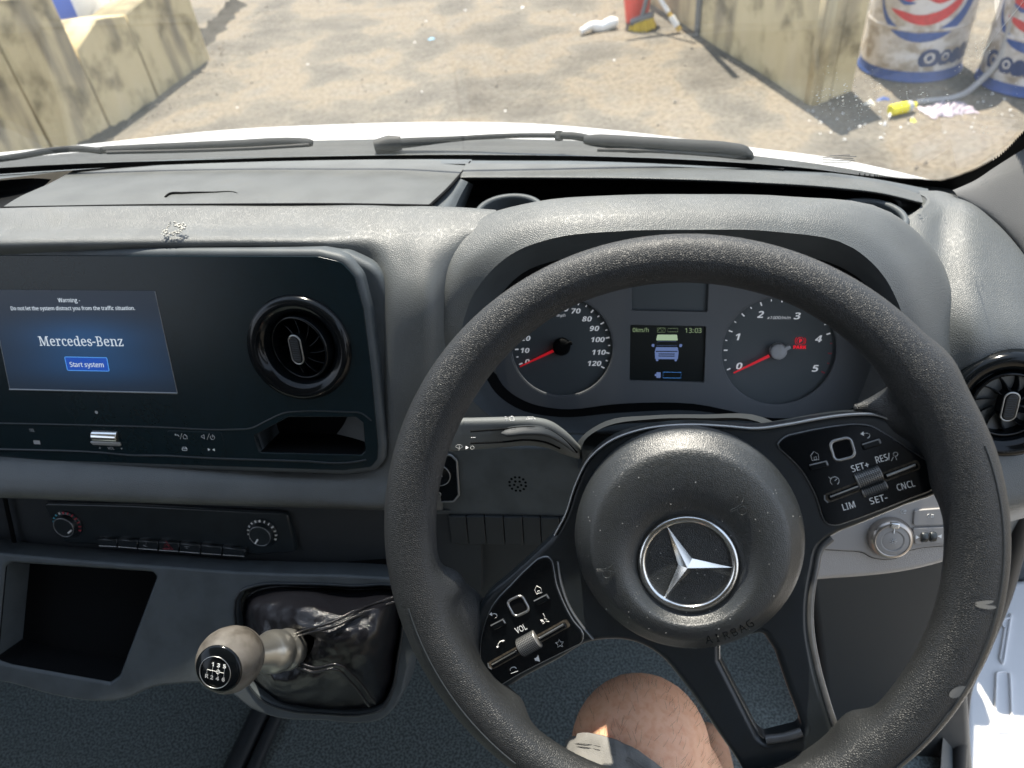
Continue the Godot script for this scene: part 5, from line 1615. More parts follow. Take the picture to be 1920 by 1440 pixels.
func build_climate():
	var f := frame(Vector3(-0.4555,1.31,-0.4337),Vector3(1,0,0),Vector3(0,0.34202,0.93969))
	var t := thing("climate_panel", "black climate panel with two rotary dials and a row of narrow buttons", "climate panel", f.origin)
	put(t, "panel", plate_m(rounded(q([-131.4,23.2,-29.1,24.8,132.9,22.3,135.9,-22.2,92.3,-27,-11.8,-25.9,-86,-23.8,-119.4,-23.5]), 0.006), -0.03, 0.0, 0.002), mt.gloss_worn, f)
	for s in [[Vector2(-0.1079,0.0002), 0.0155, true], [Vector2(0.1043,-0.0002), 0.0155, false]]:
		var g := f * Transform3D(Basis(), Vector3(s[0].x, s[0].y, 0))
		var m := M.new()
		m.lathe(g, q([15.5, -2, 15.5, 1.2, 14.6, 1.9, 12.6, 1.9, 12, 3, 11.7, 6.2, 10.8, 7.4, 9, 7.6, 0, 7.2]), 40)
		var kb := put(t, "rotary_dial", m, mt.gloss_worn)
		m = M.new()
		m.tube(lift(circle(Vector2.ZERO, 0.0108, 40), 0.0073), 0.0005, 6, true)
		put(kb, "dial_edge", m, mt.satin_dark, g)
		var ang := -0.62 if s[2] else 0.9
		m = M.new()
		m.plate(rect(Vector2.from_angle(ang if s[2] else -2.2) * 0.0075, 0.0062, 0.0016, (ang + 1.25 if s[2] else -2.2)), 0.005, 0.0082, 0.0003)
		put(kb, "pointer", m, mt.print, g)
		for i in 13:
			var a := deg_to_rad(lerpf(205, -25, i / 12.0))
			var mm: Material = mt.print
			if s[2]:
				mm = mt.print_blue if i < 5 else (mt.print if i == 5 else mt.print_red)
			m = M.new()
			m.plate(rect(Vector2.from_angle(a) * 0.0142, 0.0022, 0.0012 + (0.0004 if i % 3 == 0 else 0.0), a), 0.0, 0.0028, 0.0)
			put(kb, "scale_mark", m, mm, g)
	var tops := q([-76.7,-13.7,-53.2,-13.2,-30.7,-13.4,-8.4,-13.6,14.8,-14.4,37.3,-15.2,60,-16.6,84.7,-18.5])
	var bots := q([-76.6,-22.7,-55,-22.9,-32.6,-23.8,-10.3,-24.6,12.5,-25.3,35.6,-26.1,58.6,-26.8,83.1,-27.4])
	for i in 7:
		var g := Vector2(0.0004, 0)
		put(t, "button", plate_m(PackedVector2Array([tops[i] + g, tops[i + 1] - g, bots[i + 1] - g, bots[i] + g]), 0.0, 0.005, 0.0014), mt.frame, f)
		var m := M.new()
		m.tube(PackedVector3Array([Vector3(bots[i].x + 0.001, bots[i].y + 0.0012, 0.0049), Vector3(bots[i + 1].x - 0.001, bots[i + 1].y + 0.0012, 0.0049)]), 0.0006, 6)
		put(t, "button_lip", m, mt.satin, f)
	stroke(t, "hazard_triangle", [closed_line(tri2(Vector2(0.0009,-0.0183), 0.0105, PI)), closed_line(tri2(Vector2(0.0008,-0.0186), 0.0060, PI))], 0.0007, f, mt.print_red, 0.0054)
	stroke(t, "button_icon", place([q([-900, -300, 100, -300, 300, 0, 500, 900]), q([-700, -700, 500, -700])], Vector2(-0.0227,-0.0172), 0.006) + place([q([-900, 300, 900, 300]), q([-500, 0, 0, -200, 500, 0])], Vector2(0.0227,-0.0185), 0.007), 0.0007, f, mt.print_dim, 0.0054)

# ---------------------------------------------------------------- gear lever

func build_gear_lever():
	var f := frame(Vector3(-0.4509,1.259,-0.3685),Vector3(1,0,0),Vector3(0,0.58779,0.80902))
	var base := Vector3(-0.281,1.237,-0.352)
	var t := thing("gear_lever", "gear lever with worn beige knob, black cap and creased black leather boot", "gear lever", base)
	var kc := Vector3(-0.3008,1.3628,-0.2737)
	var ax := (Vector3(0.0245,0.6202,0.7828)).normalized()
	var right := Vector3.UP.cross(ax).normalized()
	var g := Transform3D(Basis(right, ax.cross(right), ax), kc)
	var m := M.new()
	m.lathe(g, q([10.45, -26.6, 13.3, -25.17, 16.62, -21.85, 19.95, -16.62, 22.8, -9.97, 24.51, -2.85, 24.89, 2.85, 24.13, 8.55, 22.42, 13.3, 20.33, 16.53, 18.62, 18.43, 18.05, 18.81]), 56)
	put(t, "knob", m, mt.knob)
	m = M.new()
	m.lathe(g, q([22.6, -10.6, 22.9, -10.2, 22.8, -9.8]), 56)
	m.lathe(g, q([18.6, 17.6, 18.3, 19.4, 17.2, 20.6, 14, 22.1, 9, 22.9, 4, 23.2, 0, 23.2]), 48)
	var cap := put(t, "cap", m, mt.gloss)
	var cf := g * Transform3D(Basis(Vector3.BACK, -0.14), Vector3(0, 0, 0.0232))
	m = M.new()
	m.tube(lift(circle(Vector2(-0.0008, -0.001), 0.0122, 48), 0.0), 0.00035, 6, true)
	put(cap, "cap_ring", m, mt.satin, cf)
	var gx := [-0.0070, -0.0028, 0.0016, 0.0064]
	for s in [["1", 1, 0.0050], ["3", 2, 0.0050], ["5", 3, 0.0050], ["R", 0, -0.0048], ["2", 1, -0.0052], ["4", 2, -0.0052], ["6", 3, -0.0052]]:
		text(cap, "gear_number", s[0], cf, Vector2(gx[s[1]], s[2]), 0.0030, mt.print if s[2] > 0 else mt.print_dim, 0.0002, 0.0, 1.15, 0.0, "Droid Sans", 700)
	stroke(cap, "gear_gate", [PackedVector2Array([Vector2(gx[0], 0.0004), Vector2(gx[3], -0.0002)]), PackedVector2Array([Vector2(gx[0], 0.0004), Vector2(gx[0], -0.0028)]), PackedVector2Array([Vector2(gx[1], 0.0030), Vector2(gx[1], -0.0030)]), PackedVector2Array([Vector2(gx[2], 0.0030), Vector2(gx[2], -0.0030)]), PackedVector2Array([Vector2(gx[3], 0.0030), Vector2(gx[3], -0.0030)]), closed_line(circle(Vector2(gx[2], 0), 0.0015, 16))], 0.00045, cf, mt.print, 0.0002)
	# collar under the knob
	var p1 := Vector3(-0.2885,1.3237,-0.3022)
	var p2 := Vector3(-0.2805,1.3036,-0.3169)
	var ca := (p2 - kc).normalized()
	var r2 := Vector3.UP.cross(ca).normalized()
	var cg := Transform3D(Basis(r2, ca.cross(r2), ca), p1)
	m = M.new()
	m.lathe(cg, q([11, -30, 14, -12, 16.5, -6, 17.6, -3, 18.0, 2, 17.4, 8, 16.2, 9, 15.8, 12, 17.2, 14, 17.6, 18, 16.4, 24, 14, 28]), 48)
	put(t, "collar", m, mt.satin_knob)
	# leather boot: from the surround up to the collar, with folds
	var edge := [Vector3(-0.366,1.28,-0.384),Vector3(-0.343,1.288,-0.39),Vector3(-0.303,1.291,-0.391),Vector3(-0.252,1.29,-0.391),Vector3(-0.202,1.289,-0.39),Vector3(-0.201,1.266,-0.374),Vector3(-0.207,1.236,-0.351),Vector3(-0.214,1.205,-0.329),Vector3(-0.226,1.191,-0.319),Vector3(-0.264,1.185,-0.314),Vector3(-0.31,1.184,-0.314),Vector3(-0.348,1.193,-0.32),Vector3(-0.366,1.209,-0.332),Vector3(-0.372,1.241,-0.355)]
	var lip := PackedVector3Array(edge)
	var l2 := PackedVector3Array()
	for p in edge:
		l2.append(p.lerp(base, 0.09) + Vector3(0, -0.006, -0.004))
		lip[l2.size() - 1] = p + Vector3(0, -0.0012, -0.0009)
	var l3 := k([-340.9,1293.3,-359.7,-315.9,1306.6,-362.9,-276.2,1309.6,-366.6,-233.6,1323.6,-344,-204.8,1323.9,-349.9,-205.4,1312.9,-331.7,-211.6,1294.1,-321.8,-225.1,1275.3,-313.2,-235.2,1262.2,-310.3,-262.6,1252.6,-307.2,-291.5,1244.5,-305.1,-310.4,1254.6,-303.7,-324.4,1263.3,-315.6,-334.2,1275.2,-337.9])
	var l4 := k([-321.7,1300.5,-342.7,-303.4,1313.3,-348.3,-264.2,1332,-340.1,-235.8,1331.4,-332.9,-220.8,1328.5,-334.6,-221.3,1323.2,-321.6,-227,1309.2,-313.4,-239.1,1299.1,-307.4,-247.6,1290.1,-305.7,-261.8,1282.7,-301.8,-283.6,1275.2,-296.2,-294.8,1282.8,-295.5,-306.4,1287.6,-306.9,-314.9,1294.4,-325])
	var l5 := k([-299.7,1304.7,-330.4,-287.1,1318.3,-331.5,-264.9,1329.2,-325.3,-249.9,1329.1,-321.3,-241.1,1328.1,-319.5,-241.9,1322.9,-314.6,-246.1,1316,-310.3,-252.2,1310,-306.4,-258.2,1304,-305.3,-266.9,1298.3,-303.9,-278.5,1291.4,-300.9,-286.7,1290.2,-301,-294.9,1291.5,-308.6,-300.5,1296.1,-319.8])
	var l6 := k([-285.9,1307.3,-324.6,-279.7,1313.6,-326,-270.8,1318.6,-324.1,-263.8,1320.3,-321.6,-259.3,1319.7,-319.2,-258.8,1316.3,-316.2,-260.9,1311.2,-314,-263.9,1306.9,-312.2,-267.8,1302.4,-311.5,-272.7,1298.6,-311.2,-278.9,1294.7,-311.9,-283.8,1293,-313.5,-287.9,1293.4,-317.1,-288.9,1298.3,-321.4])
	m = M.new()
	m.patch([lip, l2, l3, l4, l5, l6], 6, 7, true)
	var fnl := FastNoiseLite.new()
	fnl.seed = 21
	fnl.frequency = 42.0
	for i in m.v.size():
		var n0 := fnl.get_noise_3dv(m.v[i])
		m.v[i] += Vector3(0.2, 0.7, 0.6) * (0.006 * n0 * clampf((m.v[i].distance_to(base)) / 0.05, 0.2, 1.0))
	var boot := put(t, "boot", m, mt.boot)
	for l in [k([-282.1,1316.4,-322.6,-262.8,1330.9,-320.4,-240.6,1338.4,-323.3,-225.8,1336.6,-335.5,-212.1,1323.7,-353.8,-198.6,1316.1,-365.9]), k([-282.1,1314.4,-320.8,-261.9,1328.5,-318.4,-239.2,1335.6,-321.1,-223.9,1333.4,-333,-210.6,1320.5,-351.1,-198.5,1313,-363.1]), k([-274.8,1304.3,-305,-256.5,1304.3,-300.5,-236.5,1310.2,-301.6,-228.4,1280.4,-306.3,-220.8,1231.8,-307.5]), k([-276.1,1302,-302.8,-258.3,1301.8,-297.8,-239.1,1307.8,-298.9,-232.4,1278,-303.3,-226,1230.1,-305])]:
		m = M.new()
		m.tube(M.spline(l, 8), 0.0013, 6)
		put(boot, "seam", m, mt.boot)
	m = M.new()
	var oval := smooth(q([86.5,27.4,102.1,33.6,145.5,37.4,198.7,38,246.1,36.3,248.2,14.1,242.3,-29.1,234.2,-66.8,224.9,-82.5,212.6,-87.7,163.1,-91.5,130.4,-90.8,100.9,-80.4,86.2,-61.2,80.5,-22.4]), 4)
	m.tube(lift(oval, 0.0002), 0.0014, 8, true)
	put(t, "boot_ring", m, mt.frame, f)

# ---------------------------------------------------------------- switches on the dashboard

func build_switches():
	var f := frame(Vector3(0.2395,1.3047,-0.463),Vector3(1,0,0),Vector3(0,0.46947,0.88295))
	var t := thing("light_switch_panel", "grey light switch panel with round rotary knob, lit by the sun behind the steering wheel", "switch panel", f.origin)
	put(t, "housing", plate_m(smooth(q([-108,50.2,-34.9,62.7,75.1,70.9,84.6,26.2,84.4,-9.8,49.5,-27.2,19.5,-37.3,-7.8,-43,-45.1,-48.3,-92.8,-52]), 4), -0.06, 0.0, 0.008), mt.light_trim, f)
	var ins := smooth(q([-88.4,35.3,-33.9,50,76.8,56.1,83.3,-0.5,61.7,-5.6,47.5,-7.3,26.1,-10.9,16,-14.6,10.5,-20.1,2,-22.7,-6.8,-22.6,-12.9,-21.3,-20.2,-17.3,-38,-16,-56.4,-15.3,-75.9,-13]), 4)
	put(t, "insert", plate_m(ins, -0.001, 0.0028, 0.0016), mt.light_insert, f)
	var m := M.new()
	m.tube(lift(ins, 0.0006), 0.0010, 6, true)
	put(t, "insert_seam", m, mt.dark, f)
	var c := Vector2(0.0005,0)
	var r := 0.01844
	var g := f * Transform3D(Basis(), Vector3(c.x, c.y, 0.0028))
	m = M.new()
	m.lathe(g, PackedVector2Array([Vector2(r + 0.001, 0), Vector2(r + 0.001, 0.003), Vector2(r, 0.006), Vector2(r - 0.0015, 0.0085), Vector2(r - 0.0035, 0.0095), Vector2(r - 0.0042, 0.0088)]), 56)
	var kb := put(t, "rotary_knob", m, mt.satin_warm)
	m = M.new()
	m.lathe(g, PackedVector2Array([Vector2(r - 0.0040, 0.0086), Vector2(r - 0.008, 0.0092), Vector2(r * 0.52, 0.0094), Vector2(r * 0.49, 0.0085), Vector2(r * 0.46, 0.0092), Vector2(0, 0.0096)]), 48)
	put(kb, "knob_face", m, mt.light_insert)
	m = M.new()
	m.box(g * Transform3D(Basis(), Vector3(0, r - 0.003, 0.0095)), Vector3(0.0075, 0.005, 0.004), 0.001)
	put(kb, "grip", m, mt.chrome)
	m = M.new()
	m.box(g * Transform3D(Basis(), Vector3(0, r - 0.0085, 0.0098)), Vector3(0.0009, 0.005, 0.0006), 0.0001)
	put(kb, "pointer", m, mt.print)
	var rays := [closed_line(circle(Vector2.ZERO, 0.0011, 12))]
	for i in 8:
		rays.append(PackedVector2Array([Vector2.from_angle(TAU * i / 8) * 0.0018, Vector2.from_angle(TAU * i / 8) * 0.0031]))
	stroke(kb, "lamp_icon", rays, 0.0006, g, mt.print, 0.0099)
	for s in [[q([18.4,27.2,53.2,31.6,55,14.8,18.9,12.3]), "fog_lamp_switch"], [q([18.7,10.2,55.2,13.3,56.9,-2.7,22,-5.9]), "dimmer_housing"]]:
		put(t, s[1], plate_m(rounded(s[0], 0.0022), 0.0, 0.0048, 0.0009), mt.light_insert, f)
	for p in [Vector2(0.0292,0.0018), Vector2(0.0363,0.0026)]:
		m = M.new()
		m.lathe(f * Transform3D(Basis(Vector3.UP, PI / 2), Vector3(p.x - 0.0028, p.y, 0.003)), q([0, 0, 4.4, 0, 5.2, 0.8, 5.2, 4.8, 4.4, 5.6, 0, 5.6]), 24)
		put(t, "dimmer_roller", m, mt.frame)
	stroke(t, "switch_icon", place([closed_line(arc(Vector2(-0.5, 0), 0.55, 90, 270, 8)), q([200, 700, 200, -700]), q([200, 400, 900, 400]), q([200, 0, 900, 0]), q([200, -400, 900, -400])], Vector2(0.0323,0.0226), 0.0055), 0.0006, f, mt.print, 0.0050)
	stroke(t, "switch_icon", place([closed_line(arc(Vector2(0, 0), 0.6, 90, 270, 8)), q([300, 500, 900, 500]), q([300, 0, 900, 0]), q([300, -500, 900, -500])], Vector2(0.0096,0.0249), 0.0060), 0.0007, f, mt.print, 0.0031)
	m = M.new()
	m.flat(tri2(Vector2(0.0231,0.0015), 0.0038, PI / 2), 0.0050)
	m.flat(tri2(Vector2(0.0423,0.0034), 0.0038, -PI / 2), 0.0050)
	put(t, "switch_icon", m, mt.print, f)
	# start button
	f = frame(Vector3(-0.0949,1.3688,-0.4552),Vector3(1,0,0),Vector3(0,0.24192,0.9703))
	t = thing("start_button", "round engine start button in a black square plate, half hidden by the wheel rim", "button", Vector3(-0.17,1.376,-0.457))
	put(t, "plate", plate_m(rounded(q([-92.5,28.9,-58.6,31.1,-53.7,24.9,-55.2,-12.9,-60.9,-20.4,-98.7,-23.2]), 0.004), 0.0, 0.0022, 0.001), mt.gloss, f)
	m = M.new()
	m.tube(lift(rounded(q([-92.5,28.9,-58.6,31.1,-53.7,24.9,-55.2,-12.9,-60.9,-20.4,-98.7,-23.2]), 0.004), 0.0016), 0.0011, 8, true)
	put(t, "plate_edge", m, mt.satin_dark, f)
	c = Vector2(-0.0721,0.0104)
	r = 0.01174
	m = M.new()
	m.lathe(f * Transform3D(Basis(), Vector3(c.x, c.y, 0)), PackedVector2Array([Vector2(r + 0.0006, 0.002), Vector2(r, 0.0045), Vector2(r - 0.0012, 0.0052), Vector2(r - 0.0022, 0.0044), Vector2(0, 0.004)]), 40)
	put(t, "push_button", m, mt.gloss, Transform3D())
	m = M.new()
	m.tube(lift(circle(c, r - 0.0004, 40), 0.0046), 0.0006, 6, true)
	put(t, "button_ring", m, mt.satin_dark, f)
	for s in [["START", 6.0], ["ENGINE", 0.0], ["STOP", -6.0]]:
		text(t, "button_text", s[0], f, c + Vector2(-0.0026, s[1] * 0.0006), 0.0026, mt.print, 0.0046, 0.0, 1.0, 0.0, "Droid Sans", 700)
	stroke(t, "button_icon", [arc(Vector2(-0.0744,-0.0124), 0.0024, -100, 170)], 0.0007, f, mt.print, 0.0026)

# ---------------------------------------------------------------- stalk left of the column

func build_stalk():
	var t := thing("control_stalk", "dark grey wiper and indicator stalk reaching left from the steering column", "stalk", Vector3(-0.0376,1.4456,-0.4267))
	var top := k([-118.8,1503.8,-401.9,-106.7,1500.9,-405.7,-87.5,1496.7,-411.2,-68.1,1491.4,-417,-56.5,1485,-420.4,-45.6,1473.1,-422.7,-32.9,1453.3,-423.6])
	var low := k([-122,1476.3,-394.3,-108.6,1474.3,-397.8,-88.9,1471.6,-403.3,-68.9,1468.2,-408.3,-57,1462.7,-411.1,-47.1,1454.3,-413.6,-34.7,1443.6,-418.7])
	var m := M.new()
	m.rings(stalk_rings(top, low, 0.024), true, true, true)
	put(t, "arm", m, mt.stalk)
	m = M.new()
	m.rings(stalk_rings(k([-144.3,1509.3,-395,-125.7,1504.9,-400.2,-115.4,1502.9,-403.2]), k([-147.1,1481.8,-386.1,-130,1477.9,-391.4,-118.1,1475.3,-395.5]), 0.026), true, true, true)
	var tip := put(t, "twist_tip", m, mt.stalk)
	m = M.new()
	m.tube(M.spline(k([-90,1494.3,-397,-72.7,1492.1,-402.5,-59.3,1487.1,-406.7,-48,1475,-410.3,-37.4,1457.2,-414]), 6), [0.001, 0.004, 0.0048, 0.005, 0.005, 0.005, 0.005, 0.005, 0.005, 0.005, 0.005, 0.005, 0.0048, 0.0046, 0.0044, 0.0042, 0.004, 0.0038, 0.0035, 0.0032, 0.003, 0.0026, 0.0022, 0.0018, 0.001], 10, false, 0.5)
	put(t, "groove", m, mt.dark)
	for l in [k([-112.3,1499.3,-393.1,-90,1496.4,-398.9,-70.8,1493.4,-404.7,-58.6,1488.2,-408.5,-47.3,1475.5,-412.2,-35.8,1455.6,-415.6]), k([-112.5,1491.7,-388.3,-90.2,1487.8,-393.9,-71,1484.8,-399.6,-58.7,1478.8,-403.5,-48.2,1467.7,-407.8])]:
		m = M.new()
		m.tube(M.spline(l, 6), 0.0008, 6)
		put(t, "mould_line", m, mt.black)
	var tf := frame(Vector3(-0.12,1.4962,-0.3887), (Vector3(0.9965,-0.0392,-0.0918)).normalized(), (Vector3(0.0872,0.8319,0.5534)).normalized())
	tf.basis = tf.basis.orthonormalized()
	stroke(tip, "wiper_icon", place([closed_line(q([-900, 300, -400, 700, 400, 700, 900, 300, 450, -100, -450, -100])), q([0, -700, 100, 500])], Vector2(-0.0005, -0.007), 0.0062), 0.0006, tf, mt.print, 0.0)
	m = M.new()
	m.flat(tri2(Vector2(0.0052, -0.007), 0.0024, PI / 2), 0.0)
	put(tip, "wiper_icon", m, mt.print, tf)
	stroke(t, "ring_icon", [closed_line(circle(Vector2(0.0095, -0.0072), 0.0013, 14))], 0.0006, tf, mt.print, 0.0002)
	for i in 3:
		m = M.new()
		m.flat(rect(Vector2(0.0088 + 0.0012 * i, 0.0005), 0.0007, 0.0004), 0.0002)
		put(t, "scale_mark", m, mt.print, tf)
	var uf := frame(Vector3(-0.0842,1.5015,-0.4046), (Vector3(0.978,-0.1401,-0.1742)).normalized(), (Vector3(0.0618,0.964,-0.1985)).normalized())
	uf.basis = uf.basis.orthonormalized()
	stroke(t, "stalk_icon", place([q([-900, 600, -500, 600]), q([-900, 0, -300, 0]), q([-700, -600, -400, -600]), closed_line(q([100, -700, 900, -700, 900, 500, 100, 500])), q([300, 800, 800, 800])], Vector2(0, 0), 0.0075), 0.0009, uf, mt.print, 0.0004)
	stroke(t, "stalk_icon", place([closed_line(q([-900, -300, -600, 500, 500, 500, 900, -300])), q([-400, 0, 400, 100])], Vector2(0.016, 0.0002), 0.0080), 0.0009, uf, mt.print, 0.0002)

func stalk_rings(top: PackedVector3Array, low: PackedVector3Array, deep: float) -> Array:
	var a := M.spline(top, 6)
	var b := M.spline(low, 6)
	var back := (Vector3(-0.144,-0.6611,-0.7364)).normalized()
	var rings := []
	for i in a.size():
		var h := (a[i] - b[i])
		var d := deep * clampf(h.length() / 0.024, 0.5, 1.0)
		var c := (a[i] + b[i]) / 2 + back * d * 0.5
		var ring := PackedVector3Array()
		for j in 24:
			var an := TAU * j / 24
			var cx := signf(cos(an)) * pow(absf(cos(an)), 0.55)
			var sy := signf(sin(an)) * pow(absf(sin(an)), 0.55)
			ring.append(c + back * (-cx * d * 0.5) + h * 0.5 * sy)
		rings.append(ring)
	return rings

# ---------------------------------------------------------------- steering wheel

func build_steering_wheel():
	var wf := frame(Vector3(0.034,1.493,-0.305),Vector3(0.99964,0.01598,0.02175),Vector3(-0.02699,0.59175,0.80567))
	var hf := frame(Vector3(0.0345,1.4823,-0.3195),Vector3(0.99964,0.01598,0.02175),Vector3(-0.02699,0.59175,0.80567))
	var t := thing("steering_wheel", "black grained steering wheel turned to the left, with round airbag cover and two button panels", "steering wheel", wf.origin)
	var webs := [[Vector2(0.1429,0.1093), Vector2(0.1482,0.084), 0.011, 0.011, -0.010, -0.022], [Vector2(0.1392,0.0876), Vector2(0.112,0.0845), 0.009, 0.003, -0.028, -0.029], [Vector2(0.1464,0.0776), Vector2(0.1376,0.0774), 0.010, 0.009, -0.029, -0.031], [Vector2(0.1652,0.0589), Vector2(0.1659,0.0445), 0.010, 0.010, -0.016, -0.016],
		[Vector2(-0.1512,-0.0423), Vector2(-0.1444,-0.066), 0.009, 0.010, -0.014, -0.028], [Vector2(-0.1444,-0.066), Vector2(-0.1384,-0.1089), 0.010, 0.010, -0.028, -0.028], [Vector2(-0.1337,-0.1191), Vector2(-0.1116,-0.1292), 0.010, 0.009, -0.026, -0.018],
		[Vector2(0.1189,-0.1251), Vector2(0.1133,-0.1433), 0.012, 0.015, -0.016, -0.024], [Vector2(0.1089,-0.1527), Vector2(0.0481,-0.1813), 0.015, 0.015, -0.024, -0.024]]
	var field := func(p: Vector3) -> float:
		var r := Vector2(p.x, p.y).length()
		var cs: float = absf(p.x) / maxf(r, 0.001)
		var a: float = 0.0149 + 0.0028 * smoothstep(0.35, 0.95, cs)
		var e := Vector2((r - (0.1932 - a)) / a, p.z / 0.0150)
		var d: float = (e.length() - 1.0) * 0.015
		if d < 0.07:
			for w in webs:
				d = smin(d, capsule(p, Vector3(w[0].x, w[0].y, w[4]), Vector3(w[1].x, w[1].y, w[5]), w[2], w[3]), 0.020)
		return d
	put(t, "rim", nets(field, Vector3(-0.205, -0.205, -0.046), Vector3(0.205, 0.205, 0.02), 0.0028), mt.rim, wf)
	# moulding seams of the grip sections, and scuffs on the right of the rim
	for s in [[-52.0, 22.0, 0.55], [196.0, 236.0, 0.25]]:
		var m := M.new()
		var pts := PackedVector3Array()
		for i in 41:
			var an := deg_to_rad(lerpf(s[0], s[1], i / 40.0))
			var a: float = 0.0149 + 0.0028 * smoothstep(0.35, 0.95, absf(cos(an)))
			var ph: float = s[2]
			var rr: float = (0.1932 - a) + a * 1.005 * sin(ph)
			pts.append(Vector3(cos(an) * rr, sin(an) * rr, 0.0150 * 1.005 * cos(ph)))
		m.tube(pts, 0.0007, 6)
		put(t, "rim_seam", m, mt.dark, wf)
	for s in [[Vector2(0.1752,-0.0225), 0.005, 0.0012, 0.15], [Vector2(0.1762,-0.0251), 0.006, 0.0013, -0.1], [Vector2(0.164,-0.0782), 0.0055, 0.0034, 0.5]]:
		var rr: float = (s[0] as Vector2).length()
		var an: float = (s[0] as Vector2).angle()
		var a: float = 0.0149 + 0.0028 * smoothstep(0.35, 0.95, absf(cos(an)))
		var m := M.new()
		var rows := []
		for i in 5:
			var row := PackedVector3Array()
			for j in 9:
				var u: float = lerpf(-1, 1, j / 8.0) * s[1]
				var w: float = lerpf(-1, 1, i / 4.0) * s[2] * sqrt(maxf(0.05, 1.0 - pow(lerpf(-1, 1, j / 8.0), 2)))
				var q2: Vector2 = s[0] + Vector2(u, w).rotated(s[3])
				var k2 := clampf((q2.length() - (0.1932 - a)) / a, -0.99, 0.99)
				row.append(Vector3(q2.x, q2.y, 0.0150 * sqrt(1.0 - k2 * k2) + 0.0003))
			rows.append(row)
		m.rings(rows, false)
		put(t, "scuff", m, mt.scuff, wf)
	# spoke frame: one moulding that carries both button panels and the lower spoke
	var out := smooth(q([10.3,73.6,30.3,73.1,50.1,72.2,69.5,75.4,88.6,79.5,107.5,82.3,121.5,82.3,135.7,76.6,150.1,63.6,163.3,49.4,166.6,42.8,163.3,36,141.1,24.3,116.5,11.9,98.4,2.4,91.6,-4.3,88.2,-19.9,85.7,-41.3,86.3,-59,91.1,-83.8,99.3,-112.1,108.9,-140.4,113.4,-154.6,110.6,-169.6,84.6,-187.6,60.7,-186.6,48,-161.5,28.4,-132.7,6.9,-102.5,-10.3,-83.8,-25.2,-77.1,-43.1,-76.5,-57.5,-79.9,-75.7,-92.3,-97.9,-106,-116.8,-118.4,-126.7,-122.4,-133.6,-117.5,-138,-102.3,-139.8,-83,-136.3,-66.5,-128.6,-52.2,-112.8,-37.5,-94.2,-19.5,-79.7,-3.6,-73.2,9.6,-66.9,29.2,-58.4,47.6,-44.5,60.9,-23.7,69.3,-6.6,72.5]), 4)
	var win := rounded(q([31.1,-72.1,57.9,-64.7,66,-76.8,75.2,-103.3,84.6,-126.6,82.7,-130.5,61.7,-138.4,57.2,-134.4,44.3,-109.7,31.4,-84.9]), 0.004)
	put(t, "spoke_frame", plate_m(out, -0.016, 0.0, 0.0045, [win], 0.005), mt.frame, hf)
	var m := M.new()
	m.tube(lift(smooth(q([-79.7,-4.7,-72.5,9.3,-66.1,29.3,-57.4,47.3,-43.8,59.9,-23.7,68.4,-6.6,71.6,10.3,72.7,30.3,72.2,50.1,71.3,69.6,74.5,88.7,78.7,107.5,81.5,120.6,81.6,135.7,75.6]), 6, false), 0.0), 0.0016, 8, false, 0.6)
	put(t, "spoke_trim", m, mt.satin, hf)
	m = M.new()
	m.tube(lift(smooth(q([98.5,1.3,92.6,-4.9,89.2,-20.2,86.8,-41.2,87.4,-59,92,-83.4,100.2,-111.3,109.8,-139.5,114,-154.5,111.3,-168.8]), 6, false), -0.003), 0.0024, 8)
	put(t, "spoke_trim", m, mt.satin_worn, hf)
	m = M.new()
	m.tube(lift(smooth(q([-77.4,-22.7,-75.2,-37.5,-69.3,-54.4,-61.2,-66.6,-53.2,-75.8]), 6, false), 0.0), 0.0016, 8, false, 0.6)
	put(t, "spoke_trim", m, mt.satin_dark, hf)
	m = M.new()
	m.tube(lift(smooth(q([61.4,-137,72.8,-134.4,84,-129.6]), 6, false), -0.001), 0.0030, 10)
	put(t, "window_lip", m, mt.satin_worn, hf)
	# airbag cover
	var af := frame(Vector3(0.0338,1.4977,-0.2986),Vector3(0.99964,0.01598,0.02175),Vector3(-0.02699,0.59175,0.80567))
	var c0 := Vector2(0.007,0.0008)
	var c1 := Vector2(0.0076,-0.0123)
	var ra := 0.07185
	var re := 0.03034
	var rings := []
	for s in [[1.0, -0.026, 0.0], [1.0, -0.012, 0.0], [0.985, -0.0085, 0.0], [0.95, -0.005, 0.0], [0.90, -0.0018, 0.0], [0.862, 0.0012, 0.01], [0.835, 0.0028, 0.02], [0.80, 0.0036, 0.05], [0.74, 0.0044, 0.12], [0.68, 0.0046, 0.25], [0.62, 0.0042, 0.45], [0.565, 0.0030, 0.7], [0.52, 0.0010, 0.88], [0.485, -0.0016, 0.97], [0.455, -0.0036, 1.0], [0.440, -0.0044, 1.0], [0.425, -0.0046, 1.0], [0.2, -0.0046, 1.0]]:
		var c: Vector2 = c0.lerp(c1, s[2])
		rings.append(lift(circle(c, ra * s[0], 72), s[1]))
	m = M.new()
	m.rings(rings, true, false, true)
	var ab := put(t, "airbag_cover", m, mt.airbag, af)
	m = M.new()
	m.lathe(af * Transform3D(Basis(), Vector3(c1.x, c1.y, -0.0046)), PackedVector2Array([Vector2(re + 0.0012, 0), Vector2(re + 0.0008, 0.002), Vector2(re - 0.0004, 0.0031), Vector2(re - 0.0020, 0.0034), Vector2(re - 0.0034, 0.0026), Vector2(re - 0.0040, 0.001), Vector2(re - 0.0040, -0.0005)]), 72)
	put(ab, "emblem_ring", m, mt.chrome, Transform3D())
	var tips := q([-5.9,11.1,34.3,-13.2,-7.3,-36.6])
	var pits := q([9.9,-9,9,-17.4,1.4,-13.7])
	var sc := Vector2(0.0069,-0.0136)
	m = M.new()
